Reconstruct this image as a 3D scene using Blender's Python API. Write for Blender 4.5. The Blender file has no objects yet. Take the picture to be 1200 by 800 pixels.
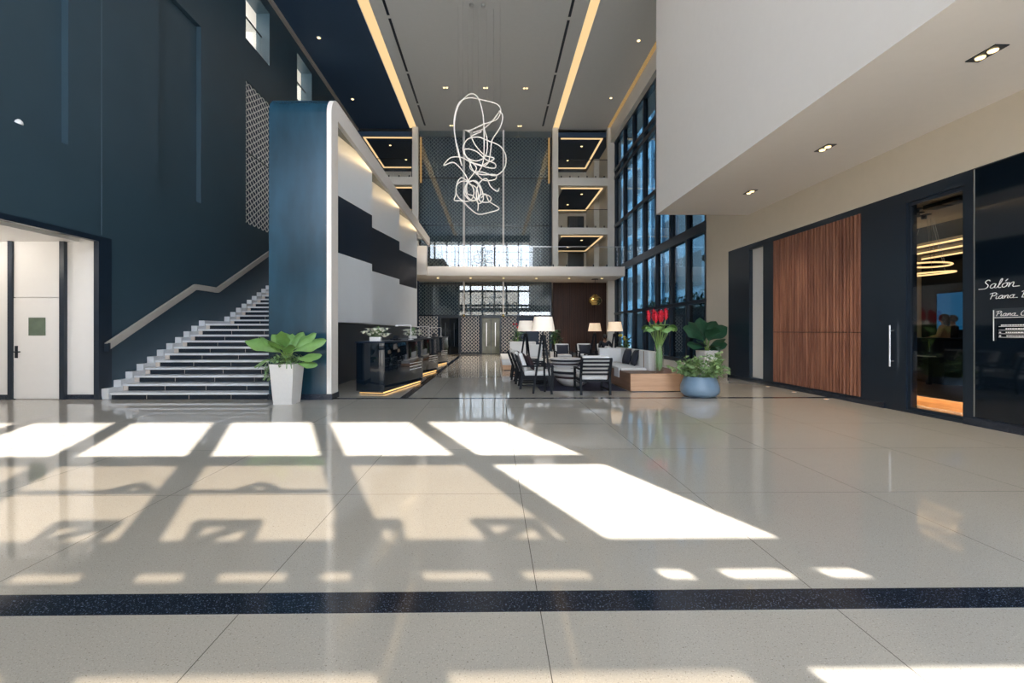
import bpy, bmesh, math, random
from mathutils import Vector, Matrix
random.seed(7)
SC = bpy.context.scene
COL = SC.collection
PI = math.pi

# ------------------------------------------------------------------ materials
def new_mat(name):
    m = bpy.data.materials.new(name); m.use_nodes = True
    nt = m.node_tree; nt.nodes.clear()
    out = nt.nodes.new('ShaderNodeOutputMaterial')
    return m, nt, out

def srgb(r, g, b):
    f = lambda c: (c/255/12.92) if c/255 <= .04045 else ((c/255+.055)/1.055)**2.4
    return (f(r), f(g), f(b), 1)

def pbr(name, col, rough=.5, metal=0, var=.06, scale=6, spec=.5, coat=0, emis=None, es=0, bump=0, stretch=None, trans=0):
    m, nt, out = new_mat(name)
    p = nt.nodes.new('ShaderNodeBsdfPrincipled')
    p.inputs['Roughness'].default_value = rough
    p.inputs['Metallic'].default_value = metal
    p.inputs['Specular IOR Level'].default_value = spec
    p.inputs['Coat Weight'].default_value = coat
    p.inputs['Coat Roughness'].default_value = .03
    c = srgb(*col)
    tc = nt.nodes.new('ShaderNodeTexCoord'); mp = nt.nodes.new('ShaderNodeMapping')
    nt.links.new(tc.outputs['Object'], mp.inputs['Vector'])
    if stretch: mp.inputs['Scale'].default_value = stretch
    nz = nt.nodes.new('ShaderNodeTexNoise'); nz.inputs['Scale'].default_value = scale; nz.inputs['Detail'].default_value = 4
    nt.links.new(mp.outputs['Vector'], nz.inputs['Vector'])
    mx = nt.nodes.new('ShaderNodeMix'); mx.data_type = 'RGBA'
    mx.inputs[6].default_value = tuple(max(0, v*(1-var)) for v in c[:3])+(1,)
    mx.inputs[7].default_value = tuple(min(1, v*(1+var)) for v in c[:3])+(1,)
    nt.links.new(nz.outputs['Fac'], mx.inputs[0])
    nt.links.new(mx.outputs[2], p.inputs['Base Color'])
    if emis:
        p.inputs['Emission Color'].default_value = srgb(*emis); p.inputs['Emission Strength'].default_value = es
    if bump:
        b = nt.nodes.new('ShaderNodeBump'); b.inputs['Strength'].default_value = bump; b.inputs['Distance'].default_value = .01
        nt.links.new(nz.outputs['Fac'], b.inputs['Height']); nt.links.new(b.outputs['Normal'], p.inputs['Normal'])
    nt.links.new(p.outputs[0], out.inputs[0])
    return m

def emit(name, col, s):
    m, nt, out = new_mat(name)
    e = nt.nodes.new('ShaderNodeEmission'); e.inputs[0].default_value = srgb(*col); e.inputs[1].default_value = s
    nt.links.new(e.outputs[0], out.inputs[0]); return m

def pane(name, tint, rough=0.0, refl=1.0, ior=1.5, film=0):
    """thin architectural glass: tinted see-through plus a mirror share by Fresnel"""
    m, nt, out = new_mat(name)
    t = nt.nodes.new('ShaderNodeBsdfTransparent'); t.inputs[0].default_value = tuple(math.sqrt(v) for v in tint)+(1,)
    g = nt.nodes.new('ShaderNodeBsdfGlossy'); g.inputs['Roughness'].default_value = rough; g.inputs[0].default_value = (refl, refl, refl, 1)
    f = nt.nodes.new('ShaderNodeFresnel')
    ge = nt.nodes.new('ShaderNodeNewGeometry'); mr = nt.nodes.new('ShaderNodeMapRange')   # the far face of a pane mirrors like the near one
    mr.inputs[3].default_value = ior; mr.inputs[4].default_value = 1/ior
    nt.links.new(ge.outputs['Backfacing'], mr.inputs[0]); nt.links.new(mr.outputs[0], f.inputs[0])
    mx = nt.nodes.new('ShaderNodeMixShader')
    nt.links.new(f.outputs[0], mx.inputs[0]); nt.links.new(t.outputs[0], mx.inputs[1]); nt.links.new(g.outputs[0], mx.inputs[2])
    last = mx.outputs[0]
    if film:
        tl = nt.nodes.new('ShaderNodeBsdfTranslucent'); tl.inputs[0].default_value = (.86, .84, .80, 1)
        m2 = nt.nodes.new('ShaderNodeMixShader'); m2.inputs[0].default_value = film
        nt.links.new(last, m2.inputs[1]); nt.links.new(tl.outputs[0], m2.inputs[2]); last = m2.outputs[0]
    nt.links.new(last, out.inputs[0]); return m

def terrazzo(name, base, fleck_d, fleck_l, joints=False, rough=.09, spec=.5):
    m, nt, out = new_mat(name); N = nt.nodes.new; L = nt.links.new
    p = N('ShaderNodeBsdfPrincipled'); p.inputs['Roughness'].default_value = rough
    p.inputs['Specular IOR Level'].default_value = spec
    tc = N('ShaderNodeTexCoord')
    n0 = N('ShaderNodeTexNoise'); n0.inputs['Scale'].default_value = .9; n0.inputs['Detail'].default_value = 6
    L(tc.outputs['Object'], n0.inputs['Vector'])
    b = srgb(*base)
    m0 = N('ShaderNodeMix'); m0.data_type = 'RGBA'
    m0.inputs[6].default_value = tuple(v*.95 for v in b[:3])+(1,); m0.inputs[7].default_value = tuple(v*1.05 for v in b[:3])+(1,)
    L(n0.outputs['Fac'], m0.inputs[0])
    last = m0.outputs[2]
    for sc, lo, hi, c in ((150, .63, .70, fleck_d), (120, .62, .69, fleck_l), (75, .68, .73, fleck_d)):
        n = N('ShaderNodeTexNoise'); n.inputs['Scale'].default_value = sc; n.inputs['Detail'].default_value = 1
        L(tc.outputs['Object'], n.inputs['Vector'])
        r = N('ShaderNodeMapRange'); r.inputs[1].default_value = lo; r.inputs[2].default_value = hi
        r.inputs[4].default_value = .6
        L(n.outputs['Fac'], r.inputs[0])
        x = N('ShaderNodeMix'); x.data_type = 'RGBA'; x.inputs[7].default_value = srgb(*c)
        L(r.outputs[0], x.inputs[0]); L(last, x.inputs[6]); last = x.outputs[2]
    if joints:
        sx = N('ShaderNodeSeparateXYZ'); L(tc.outputs['Object'], sx.inputs[0])
        def line(sock, off, pitch):
            a = N('ShaderNodeMath'); a.operation = 'ADD'; a.inputs[1].default_value = -off; L(sock, a.inputs[0])
            q = N('ShaderNodeMath'); q.operation = 'PINGPONG'; q.inputs[1].default_value = pitch/2; L(a.outputs[0], q.inputs[0])
            c = N('ShaderNodeMath'); c.operation = 'LESS_THAN'; c.inputs[1].default_value = .0022; L(q.outputs[0], c.inputs[0])
            return c.outputs[0]
        l1 = line(sx.outputs[0], .245, 1.55); l2 = line(sx.outputs[1], 4.0, 1.5)
        mm = N('ShaderNodeMath'); mm.operation = 'MAXIMUM'; L(l1, mm.inputs[0]); L(l2, mm.inputs[1])
        x = N('ShaderNodeMix'); x.data_type = 'RGBA'; x.inputs[7].default_value = srgb(96, 92, 86)
        L(mm.outputs[0], x.inputs[0]); L(last, x.inputs[6]); last = x.outputs[2]
    L(last, p.inputs['Base Color']); L(p.outputs[0], out.inputs[0]); return m

def wood(name, c1, c2, rough=.4, axis='Z', sc=14, coat=0):
    m, nt, out = new_mat(name); N = nt.nodes.new; L = nt.links.new
    p = N('ShaderNodeBsdfPrincipled'); p.inputs['Roughness'].default_value = rough; p.inputs['Coat Weight'].default_value = coat; p.inputs['Specular IOR Level'].default_value = .25
    tc = N('ShaderNodeTexCoord'); mp = N('ShaderNodeMapping')
    s = [sc, sc, sc]; s['XYZ'.index(axis)] = sc*.06; mp.inputs['Scale'].default_value = s
    n = N('ShaderNodeTexNoise'); n.inputs['Scale'].default_value = 1.0; n.inputs['Detail'].default_value = 6; n.inputs['Roughness'].default_value = .65
    L(tc.outputs['Object'], mp.inputs[0]); L(mp.outputs[0], n.inputs['Vector'])
    r = N('ShaderNodeValToRGB'); r.color_ramp.elements[0].position = .32; r.color_ramp.elements[1].position = .68
    r.color_ramp.elements[0].color = srgb(*c1); r.color_ramp.elements[1].color = srgb(*c2)
    L(n.outputs['Fac'], r.inputs[0]); L(r.outputs[0], p.inputs['Base Color']); L(p.outputs[0], out.inputs[0]); return m

M = dict(
 floor=terrazzo('terrazzo_beige', (187,181,171), (124,118,110), (214,207,195), joints=True, rough=.055, spec=.62),
 granite=terrazzo('granite_black', (30,38,52), (14,18,26), (120,132,150), rough=.12),
 navy=pbr('navy_plaster', (52,73,86), .38, var=.10, scale=1.3),
 pier=pbr('navy_lacquer', (32,64,82), .22, var=.98, scale=1.0, coat=.4, stretch=(1.5,1.5,.5)),  # strong colour variation imitates glossy streaks and reflections on the lacquer
 joint=pbr('navy_joint', (78,98,112), .5),
 ceil_dark=pbr('navy_ceiling', (46,70,98), .6, var=.04),
 ceil_grey=pbr('grey_ceiling', (214,215,214), .7, var=.03),
 white=pbr('white_paint', (226,224,222), .55, var=.02),
 volume=pbr('offwhite_paint', (232,227,222), .6, var=.02),
 cream=pbr('cream_paint', (216,206,190), .6, var=.03),
 panel=pbr('white_panel', (226,231,236), .35, var=.04, scale=1.2),
 column=pbr('column_paint', (224,220,212), .6, var=.03),
 black=pbr('black_panel', (20,32,48), .35, var=.1, spec=.3),
 blackgl=pbr('black_glass', (13,23,33), .05, var=.1, coat=.2),
 frame=pbr('black_frame', (26,39,53), .32, var=.08),
 base=pbr('charcoal_panel', (36,52,68), .4, var=.05),
 metal=pbr('dark_metal', (34,42,52), .35, metal=.5, var=.05),
 steel=pbr('brushed_steel', (205,206,206), .28, metal=1, var=.05),
 brass=pbr('brass', (204,182,120), .25, metal=1, var=.08),
 step=pbr('white_stone', (214,216,220), .3, var=.05, scale=12),
 stepside=pbr('cream_stone', (206,194,184), .4, var=.05, scale=12),
 riser=pbr('dark_stone', (30,40,52), .22, var=.15, scale=20),
 rail=pbr('handrail_paint', (176,170,162), .45, var=.05),
 slat=wood('walnut_slat', (112,72,60), (170,120,98), .42, 'Z', 9),
 darkwood=wood('dark_walnut', (44,32,30), (78,54,46), .5, 'Z', 12),
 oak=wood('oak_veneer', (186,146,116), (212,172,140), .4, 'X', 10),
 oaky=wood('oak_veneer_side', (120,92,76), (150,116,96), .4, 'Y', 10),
 ash=wood('black_ash', (10,14,20), (20,27,36), .6, 'Z', 20),
 fabric=pbr('white_fabric', (216,216,216), .9, var=.05, scale=60, bump=.2),
 charcoal=pbr('charcoal_fabric', (44,48,60), .9, var=.12, scale=60, bump=.2),
 brown=pbr('brown_fabric', (62,46,52), .9, var=.12, scale=60, bump=.2),
 strap=pbr('tan_leather', (134,104,84), .6, var=.1),
 shade=pbr('lamp_shade', (238,230,220), .85, var=.03, scale=50, emis=(255,232,205), es=.22),
 shadew=pbr('warm_lamp_shade', (238,226,208), .85, var=.03, scale=50, emis=(255,212,160), es=.40),
 led=emit('warm_led', (255,200,126), 1.5),
 ledsoft=emit('warm_led_diffuser', (255,216,158), .85),
 leddim=emit('dim_led_diffuser', (255,206,138), .30),
 ledstrong=emit('strong_led', (255,220,170), 3.6),
 lamp=emit('downlight_bulb', (255,222,158), 2.6),
 neon=pbr('white_light_tube', (236,232,228), .35, emis=(255,244,232), es=.25),
 ring=emit('ring_light', (255,206,140), 1.8),
 blue=emit('blue_screen', (40,120,170), .38),
 concrete=pbr('pale_concrete', (214,212,210), .8, var=.05, scale=18, bump=.15),
 bluebowl=pbr('blue_grey_glaze', (118,142,164), .35, var=.06, scale=5),
 soil=pbr('soil', (50,42,36), .95, var=.3, scale=60),
 leaf=pbr('leaf_green', (112,152,84), .42, var=.28, scale=9),
 leafd=pbr('leaf_dark', (44,82,58), .4, var=.3, scale=9),
 leafb=pbr('leaf_bush', (122,152,104), .5, var=.45, scale=14),
 lily=pbr('lily_white', (236,238,226), .6, var=.05),
 red=pbr('ginger_red', (206,26,52), .5, var=.25, scale=30),
 yellow=pbr('petal_yellow', (222,200,86), .6, var=.1),
 stem=pbr('stem_green', (126,158,84), .5, var=.15),
 vglass=pane('vase_glass', (.90,.95,.90), ior=1.4),
 cpane=pane('curtain_glass', (.12,.20,.235), refl=.6, ior=1.55),
 clear=pane('clear_glass', (.92,.95,.95), ior=1.45),
 screen=pane('screen_glass', (.72,.82,.86), ior=1.62),
 doorg=pane('door_glass', (.72,.74,.76), ior=1.45),
 tint=pane('tinted_glass', (.36,.32,.27), ior=1.45, film=.10),
 fclear=pane('facade_glass', (.95,.95,.95), ior=1.3),
 lattice=pbr('lattice_metal', (160,168,170), .4, var=.06),
 latback=pbr('lattice_backing', (30,52,76), .5, var=.15),
 rug=pbr('navy_rug', (38,40,62), .95, var=.3, scale=3, stretch=(.3,9,1)),
 plaza=pbr('plaza_paving', (190,184,174), .85, var=.08),
 facade=pbr('neighbour_facade', (120,152,172), .5, var=.25, scale=.35, stretch=(1,1,.3)),
 outside=pbr('outside_render', (70,84,96), .8, var=.15, scale=.6),
 hedge=pbr('hedge_green', (70,104,70), .8, var=.4, scale=4),
 skin=pbr('skin', (150,108,88), .55, var=.04),
 hair=pbr('dark_hair', (24,20,20), .6, var=.2, scale=40),
 shirt=pbr('beige_shirt', (176,142,122), .85, var=.08),
 darkcloth=pbr('dark_cloth', (28,32,42), .9, var=.15),
 text=pbr('white_lettering', (244,245,246), .5),
 plate=pbr('sign_plate', (48,58,68), .35, var=.05),
 ivory=pbr('ivory_keys', (230,228,220), .3),
 stepglow=wood('lit_oak', (160,104,56), (224,160,98), .45, 'Y', 9),
)

# ------------------------------------------------------------------ mesh builder
class B:
    def __init__(s): s.bm = bmesh.new(); s.mi = 0; s.m = Matrix()
    def _v(s, p): return s.bm.verts.new(s.m @ Vector(p))
    def face(s, pts):
        f = s.bm.faces.new([s._v(p) for p in pts]); f.material_index = s.mi; return f
    def box(s, x0, x1, y0, y1, z0, z1, bev=0, seg=2):
        t = bmesh.new()
        bmesh.ops.create_cube(t, size=1)
        for v in t.verts:
            v.co = Vector((x0+(v.co.x+.5)*(x1-x0), y0+(v.co.y+.5)*(y1-y0), z0+(v.co.z+.5)*(z1-z0)))
        if bev: bmesh.ops.bevel(t, geom=list(t.edges), offset=bev, segments=seg, affect='EDGES', profile=.5)
        s._add(t)
        return s
    def _add(s, t):
        mp = {v: s._v(v.co) for v in t.verts}
        for f in t.faces:
            try:
                n = s.bm.faces.new([mp[v] for v in f.verts]); n.material_index = s.mi
            except ValueError: pass
        t.free()
    def prism(s, pts, a, b, axis='X'):
        """polygon PTS in the plane across AXIS, extruded from a to b"""
        def P(u, v, w):
            return {'X': (w, u, v), 'Y': (u, w, v), 'Z': (u, v, w)}[axis]
        A = [s._v(P(u, v, a)) for u, v in pts]; C = [s._v(P(u, v, b)) for u, v in pts]
        n = len(pts)
        for f in (list(reversed(A)), C): s.bm.faces.new(f).material_index = s.mi
        for i in range(n):
            s.bm.faces.new([A[i], A[(i+1) % n], C[(i+1) % n], C[i]]).material_index = s.mi
        return s
    def ringprism(s, outer, inner, a, b, axis='X'):
        """ring between two polygons with equal point counts, extruded"""
        def P(u, v, w):
            return {'X': (w, u, v), 'Y': (u, w, v), 'Z': (u, v, w)}[axis]
        n = len(outer)
        r = [[s._v(P(u, v, w)) for u, v in poly] for poly in (outer, inner) for w in (a, b)]
        oa, ob, ia, ib = r
        for i in range(n):
            j = (i+1) % n
            for q in ([oa[i], oa[j], ob[j], ob[i]], [ia[j], ia[i], ib[i], ib[j]], [oa[j], oa[i], ia[i], ia[j]], [ob[i], ob[j], ib[j], ib[i]]):
                s.bm.faces.new(q).material_index = s.mi
        return s
    def tube(s, pts, r, seg=6, closed=False, cap=True):
        pts = [Vector(p) for p in pts]; n = len(pts)
        rad = r if isinstance(r, (list, tuple)) else [r]*n
        rings = []; up = None
        for i, p in enumerate(pts):
            a = pts[(i-1) % n] if (i or closed) else p
            c = pts[(i+1) % n] if (i < n-1 or closed) else p
            d = (c-a).normalized()
            if up is None:
                up = Vector((0, 0, 1)) if abs(d.z) < .9 else Vector((1, 0, 0))
            x = d.cross(up)
            if x.length < 1e-5: x = d.cross(Vector((.3, 1, .2)))
            x.normalize(); up = x.cross(d).normalized()
            rings.append([s._v(p + (x*math.cos(2*PI*k/seg) + up*math.sin(2*PI*k/seg))*rad[i]) for k in range(seg)])
        for i in range(n if closed else n-1):
            A, C = rings[i], rings[(i+1) % n]
            for k in range(seg):
                s.bm.faces.new([A[k], A[(k+1) % seg], C[(k+1) % seg], C[k]]).material_index = s.mi
        if cap and not closed:
            s.bm.faces.new(list(reversed(rings[0]))).material_index = s.mi
            s.bm.faces.new(rings[-1]).material_index = s.mi
        return s
    def bar(s, p, q, w, h=None, up=(0, 0, 1)):
        """rectangular bar from p to q"""
        h = h or w; p = Vector(p); q = Vector(q); d = (q-p).normalized(); u = Vector(up)
        if abs(d.dot(u)) > .95: u = Vector((0, 1, 0))
        x = d.cross(u).normalized(); u = x.cross(d).normalized()
        c = [(-1, -1), (1, -1), (1, 1), (-1, 1)]
        A = [s._v(p+x*a*w/2+u*b*h/2) for a, b in c]; C = [s._v(q+x*a*w/2+u*b*h/2) for a, b in c]
        for f in ([A[3], A[2], A[1], A[0]], C): s.bm.faces.new(f).material_index = s.mi
        for i in range(4): s.bm.faces.new([A[i], A[(i+1) % 4], C[(i+1) % 4], C[i]]).material_index = s.mi
        return s
    def lathe(s, prof, seg=28, c=(0, 0, 0), cap=True):
        rings = []
        for r, z in prof:
            rings.append([s._v((c[0]+max(r, 1e-4)*math.cos(2*PI*k/seg), c[1]+max(r, 1e-4)*math.sin(2*PI*k/seg), c[2]+z)) for k in range(seg)])
        for A, C in zip(rings, rings[1:]):
            for k in range(seg):
                s.bm.faces.new([A[k], A[(k+1) % seg], C[(k+1) % seg], C[k]]).material_index = s.mi
        if cap:
            s.bm.faces.new(list(reversed(rings[0]))).material_index = s.mi
            s.bm.faces.new(rings[-1]).material_index = s.mi
        return s
    def ball(s, c, r, sx=1, sy=1, sz=1, sub=2):
        t = bmesh.new(); bmesh.ops.create_icosphere(t, subdivisions=sub, radius=r)
        for v in t.verts: v.co = Vector((v.co.x*sx+c[0], v.co.y*sy+c[1], v.co.z*sz+c[2]))
        s._add(t); return s
    def leaf(s, base, az, tilt, ln, wd, droop=.5, fold=.18, n=7, peak=.55, wave=0, roll=0):
        """a broad leaf blade with a midrib fold, growing from base towards azimuth az, rising by tilt"""
        base = Vector(base); h = Vector((math.cos(az), math.sin(az), 0)); side = Vector((-math.sin(az), math.cos(az), 0)); s0 = side
        rows = []; p = base.copy(); t = tilt
        for i in range(n+1):
            u = i/n
            w = wd*.5*max(.02, math.sin(PI*min(1, u**(math.log(.5)/math.log(peak))))**.75)
            d = h*math.cos(t)+Vector((0, 0, 1))*math.sin(t); nrm = s0.cross(d); side = s0*math.cos(roll)+nrm*math.sin(roll); nrm = side.cross(d)
            wv = wave*math.sin(u*11)*w
            rows.append([s._v(p-side*w-nrm*(-fold*w+wv)), s._v(p-side*w*.5-nrm*(-fold*w*.3)), s._v(p),
                         s._v(p+side*w*.5+nrm*(fold*w*.3)), s._v(p+side*w+nrm*(fold*w+wv))])
            p = p+d*(ln/n); t -= droop/n
        for A, C in zip(rows, rows[1:]):
            for k in range(4): s.bm.faces.new([A[k], A[k+1], C[k+1], C[k]]).material_index = s.mi
        return s
    def obj(s, name, mats, parent=None, smooth=35):
        me = bpy.data.meshes.new(name)
        bmesh.ops.recalc_face_normals(s.bm, faces=list(s.bm.faces))
        s.bm.to_mesh(me); s.bm.free()
        for m in (mats if isinstance(mats, (list, tuple)) else [mats]): me.materials.append(M[m] if isinstance(m, str) else m)
        if smooth:
            me.polygons.foreach_set('use_smooth', [True]*len(me.polygons)); me.set_sharp_from_angle(angle=math.radians(smooth))
        o = bpy.data.objects.new(name, me); COL.objects.link(o)
        if parent: o.parent = parent
        return o

def box(name, mat, dims, parent=None, bev=0):
    return B().box(*dims, bev=bev).obj(name, mat, parent)

def tag(o, label, cat, group=None, kind=None):
    o['label'] = label; o['category'] = cat
    if group: o['group'] = group
    if kind: o['kind'] = kind
    return o
def thing(name, label, cat, loc=(0, 0, 0), rz=0, group=None):
    o = bpy.data.objects.new(name, None); COL.objects.link(o)
    o.empty_display_size = .1
    o.location = loc; o.rotation_euler = (0, 0, rz)
    return tag(o, label, cat, group)
def struct(o): o['kind'] = 'structure'; return o
def sbox(name, mat, dims, parent=None, bev=0):
    o = box(name, mat, dims, parent, bev)
    if parent is None: struct(o)
    return o
def copy_tree(o, parent=None):
    kids = [c for c in bpy.data.objects if c.parent is o]
    c = o.copy(); COL.objects.link(c)
    if parent: c.parent = parent
    for k in kids: copy_tree(k, c)
    return c
def again(o, loc, rz=0, label=None, group=None):
    c = copy_tree(o); c.location = loc; c.rotation_euler = (0, 0, rz)
    if label: c['label'] = label
    if group: c['group'] = group
    return c

def spans(lo, hi, cuts): return sorted({lo, hi, *[c for c in cuts if lo < c < hi]})
def wall_holes(bld, x0, x1, u0, u1, z0, z1, holes, axis='X'):
    """wall across AXIS from x0 to x1, spanning u (the other level axis) and z, with rectangular holes (u0,u1,z0,z1)"""
    us = spans(u0, u1, [h for r in holes for h in r[:2]]); zs = spans(z0, z1, [h for r in holes for h in r[2:]])
    for a, b in zip(us, us[1:]):
        run = None
        for c, d in list(zip(zs, zs[1:]))+[(None, None)]:
            hole = c is None or any(r[0] < (a+b)/2 < r[1] and r[2] < (c+d)/2 < r[3] for r in holes)
            if not hole: run = (run[0], d) if run else (c, d)
            if hole and run:
                if axis == 'X': bld.box(x0, x1, a, b, *run)
                else: bld.box(a, b, x0, x1, *run)
                run = None
    return bld

def spline(pts, per=6, closed=False):
    pts = [Vector(p) for p in pts]; n = len(pts); out = []
    for i in range(n if closed else n-1):
        g = lambda k: pts[k % n] if closed else pts[max(0, min(n-1, k))]
        a, b, c, d = g(i-1), g(i), g(i+1), g(i+2)
        for j in range(per):
            t = j/per
            out.append(.5*((2*b)+(c-a)*t+(2*a-5*b+4*c-d)*t*t+(3*b-a-3*c+d)*t**3))
    if not closed: out.append(pts[-1])
    return out
# ------------------------------------------------------------------ the setting
XL, XR, H = -8.35, 7.39, 13.83          # left wall, right wall, ceiling height
FY = -2.6                               # glazed entrance front behind the viewpoint
struct(B().box(-14, 16, FY, 36, -.3, 0).obj('floor', 'floor'))
sbox('ground_exterior', 'plaza', (-40, 45, -45, FY, -.32, -.02))
sbox('trim_1', 'granite', (XL, XR, 2.315, 2.495, 0, .002))
sbox('trim_2', 'granite', (XL, XR, 9.62, 9.77, 0, .002))
sbox('trim_3', 'granite', (-2.03, -1.85, 9.77, 26.5, 0, .002))

# left wall: a thin front skin with blind niches over a solid core with real openings
openings = [(3.0, 9.9, 0, 3.44), (15.24, 16.85, 11.35, 13.3), (19.2, 20.75, 11.35, 13.3)]
niches = [(4.6, 8.92, 5.1, 13.0), (11.3, 12.92, 5.1, 10.15), (15.24, 17.3, 5.1, 9.95)]
b = B()
wall_holes(b, XL-.13, XL, FY, 27.9, 0, H, openings+niches)
wall_holes(b, XL-.5, XL-.13, FY, 27.9, 0, H, openings)
struct(b.obj('wall_left', 'navy'))
sbox('trim_4', 'joint', (XL-.01, XL+.004, 9.66, 9.68, 3.5, H))
b = B(); b.box(XL-.09, XL+.02, 9.58, 9.9, 0, 3.46); b.box(XL-.09, XL+.02, 3, 9.58, 3.35, 3.46)
struct(b.obj('trim_5', 'frame'))
sbox('trim_6', 'rail', (XL, XL+.12, 14, 27.5, 13.70, H))
# side lobby seen through the opening
sbox('wall_side', 'white', (-14, XL-.09, 9.70, 9.9, 0, 3.44))
sbox('wall_side_end', 'white', (-14.2, -14, 3, 9.9, 0, 3.40))
sbox('wall_side_front', 'white', (-14, XL-.5, 2.8, 3.0, 0, 3.40))
sbox('ceiling_side', 'white', (-14, XL-.5, 3.0, 9.70, 3.36, 3.5))
b = B(); b.box(-14, -10.30, 9.67, 9.70, 0, .1); b.box(-9.10, XL-.09, 9.67, 9.70, 0, .1)
struct(b.obj('baseboard_side', 'granite'))
d = struct(box('door_1', 'white', (-10.19, -9.20, 9.66, 9.70, .02, 2.16)))
b = B(); b.box(-10.28, -10.19, 9.62, 9.70, 0, 3.36); b.box(-9.20, -9.10, 9.62, 9.70, 0, 3.36)
b.obj('door_frame', 'frame', d)
box('transom_panel', 'white', (-10.19, -9.20, 9.665, 9.70, 2.175, 3.36), d)
box('door_window', pbr('wired_glass', (96,110,96), .15, var=.4, scale=5), (-9.87, -9.52, 9.65, 9.70, 1.36, 1.74), d)
b = B(); b.box(-10.16, -10.10, 9.65, 9.66, .88, 1.14); b.box(-10.14, -10.02, 9.61, 9.63, 1.0, 1.025); b.box(-10.14, -10.12, 9.62, 9.66, 1.0, 1.025)
b.obj('door_handle', 'metal', d)
for z in (.25, .95, 1.45, 2.0): box('hinge', 'metal', (-9.215, -9.185, 9.635, 9.66, z, z+.1), d)

# niches: lattice insert, upper internal windows
def ogee(bld, u0, u1, z0, z1, p, q, w, put):
    """interlaced wavy ribbons giving an ogee lattice; PUT maps (u, z) to a point"""
    n = max(2, round((u1-u0)/p)); p = (u1-u0)/n; a = p*.42
    for i in range(n):
        for sg in (1, -1):
            uc = u0+(i+.5)*p; zs = z0; prev = None
            steps = max(4, int((z1-z0)/q*6))
            for k in range(steps+1):
                z = z0+(z1-z0)*k/steps
                u = uc+sg*a*math.cos(2*PI*(z-z0)/q)
                cur = (bld._v(put(u-w/2, z)), bld._v(put(u+w/2, z)))
                if prev: bld.bm.faces.new([prev[0], prev[1], cur[1], cur[0]]).material_index = bld.mi
                prev = cur
    return bld
def solidify(o, t):
    md = o.modifiers.new('thickness', 'SOLIDIFY'); md.thickness = t; md.offset = 0; return o

t = thing('wall_lattice', 'tall narrow pale lattice panel set into the navy wall beyond the stairs', 'lattice', (XL-.08, 16.27, 5.1))
b = B(); ogee(b, -1.02, 1.02, .02, 4.83, .30, .42, .05, lambda u, z: (.05, u, z)); solidify(b.obj('lattice', 'white', t), .012)
box('backing', 'latback', (-.045, -.03, -1.03, 1.03, 0, 4.85), t)
box('crossbar', 'frame', (.03, .07, -1.03, 1.03, 2.42, 2.46), t)
for n, (y0, y1) in enumerate(((15.24, 16.85), (19.2, 20.75))):
    w = struct(B().box(XL-.30, XL-.28, y0+.02, y1-.02, 11.37, 12.4).obj('window_%d' % (n+1), 'clear'))
    b = B(); b.box(XL-.31, XL-.27, y0+.02, y1-.02, 12.4, 12.44); b.obj('window_frame', 'metal', w)
    b = B(); b.box(XL-4, XL-.5, y0-1, y1+1, 11.2, 11.35); b.box(XL-4, XL-.5, y0-1, y1+1, 13.3, 13.45)
    b.box(XL-4.1, XL-4, y0-1, y1+1, 11.2, 13.45); b.box(XL-4, XL-.5, y1+1, y1+1.1, 11.2, 13.45); b.box(XL-4, XL-.5, y0-1.1, y0-1, 11.2, 13.45)
    struct(b.obj('wall_corridor', 'white'))

# ceilings and coves
sbox('ceiling_left', 'ceil_dark', (XL-.5, -5.1, FY, 27.5, H, H+.3))
sbox('ceiling_center', 'ceil_grey', (-4.64, 3.62, FY, 28.6, H, H+.3))
sbox('ceiling_right', 'ceil_grey', (4.03, 6.95, FY, 27.5, H, H+.3))
sbox('ceiling_slab', 'ceil_grey', (XL-.5, 8.4, FY, 36, H+.32, H+.6))
for nm, x0, x1 in (('cove_light', -5.1, -4.64), ('cove_light', 3.62, 4.03)):
    side = 'navy' if x0 < 0 else 'grey'
    t = thing(nm, 'long warm light cove between %s' % ('the navy ceiling and the central grey ceiling' if x0 < 0 else 'the central ceiling and the grey ceiling by the tall windows'), 'light cove', ((x0+x1)/2, 12.5, H))
    w = (x1-x0)/2
    box('diffuser', 'ledsoft', (-w, w, -15, 14.9, .02, .05), t)
    box('lip', 'ceil_grey', (-w, -w+.02, -15, 14.9, 0, .02), t); box('lip', 'ceil_grey', (w-.02, w, -15, 14.9, 0, .02), t)
t = thing('cove_light', 'dim warm light slot running above the tall curtain wall', 'light cove', (7.05, 20, H))
box('diffuser', 'leddim', (-.1, .1, -7, 7.2, .02, .05), t)
sbox('wall_bulkhead', 'column', (7.15, 8.4, 12.9, 27.5, 12.95, H+.3))
for x in (-4.1, 3.0):
    for n, (y0, y1) in enumerate(((9.0, 13.6), (13.8, 17.6), (17.8, 21.4), (21.6, 24.4), (24.6, 27.0))):
        t = thing('air_diffuser', 'dark linear air slot on the %s side, %s' % ('reception' if x < 0 else 'window', ['nearest the entrance', 'second from the entrance', 'third from the entrance', 'second from the lattice', 'nearest the lattice'][n]), 'air vent', (x, (y0+y1)/2, H), 0, 'ceiling air slots')
        L = (y1-y0)/2
        box('slot', 'frame', (-.055, .055, -L, L, -.012, 0), t)
        for s in (-.07, .055): box('flange', 'ceil_grey', (s, s+.015, -L, L, -.018, 0), t)

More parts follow.
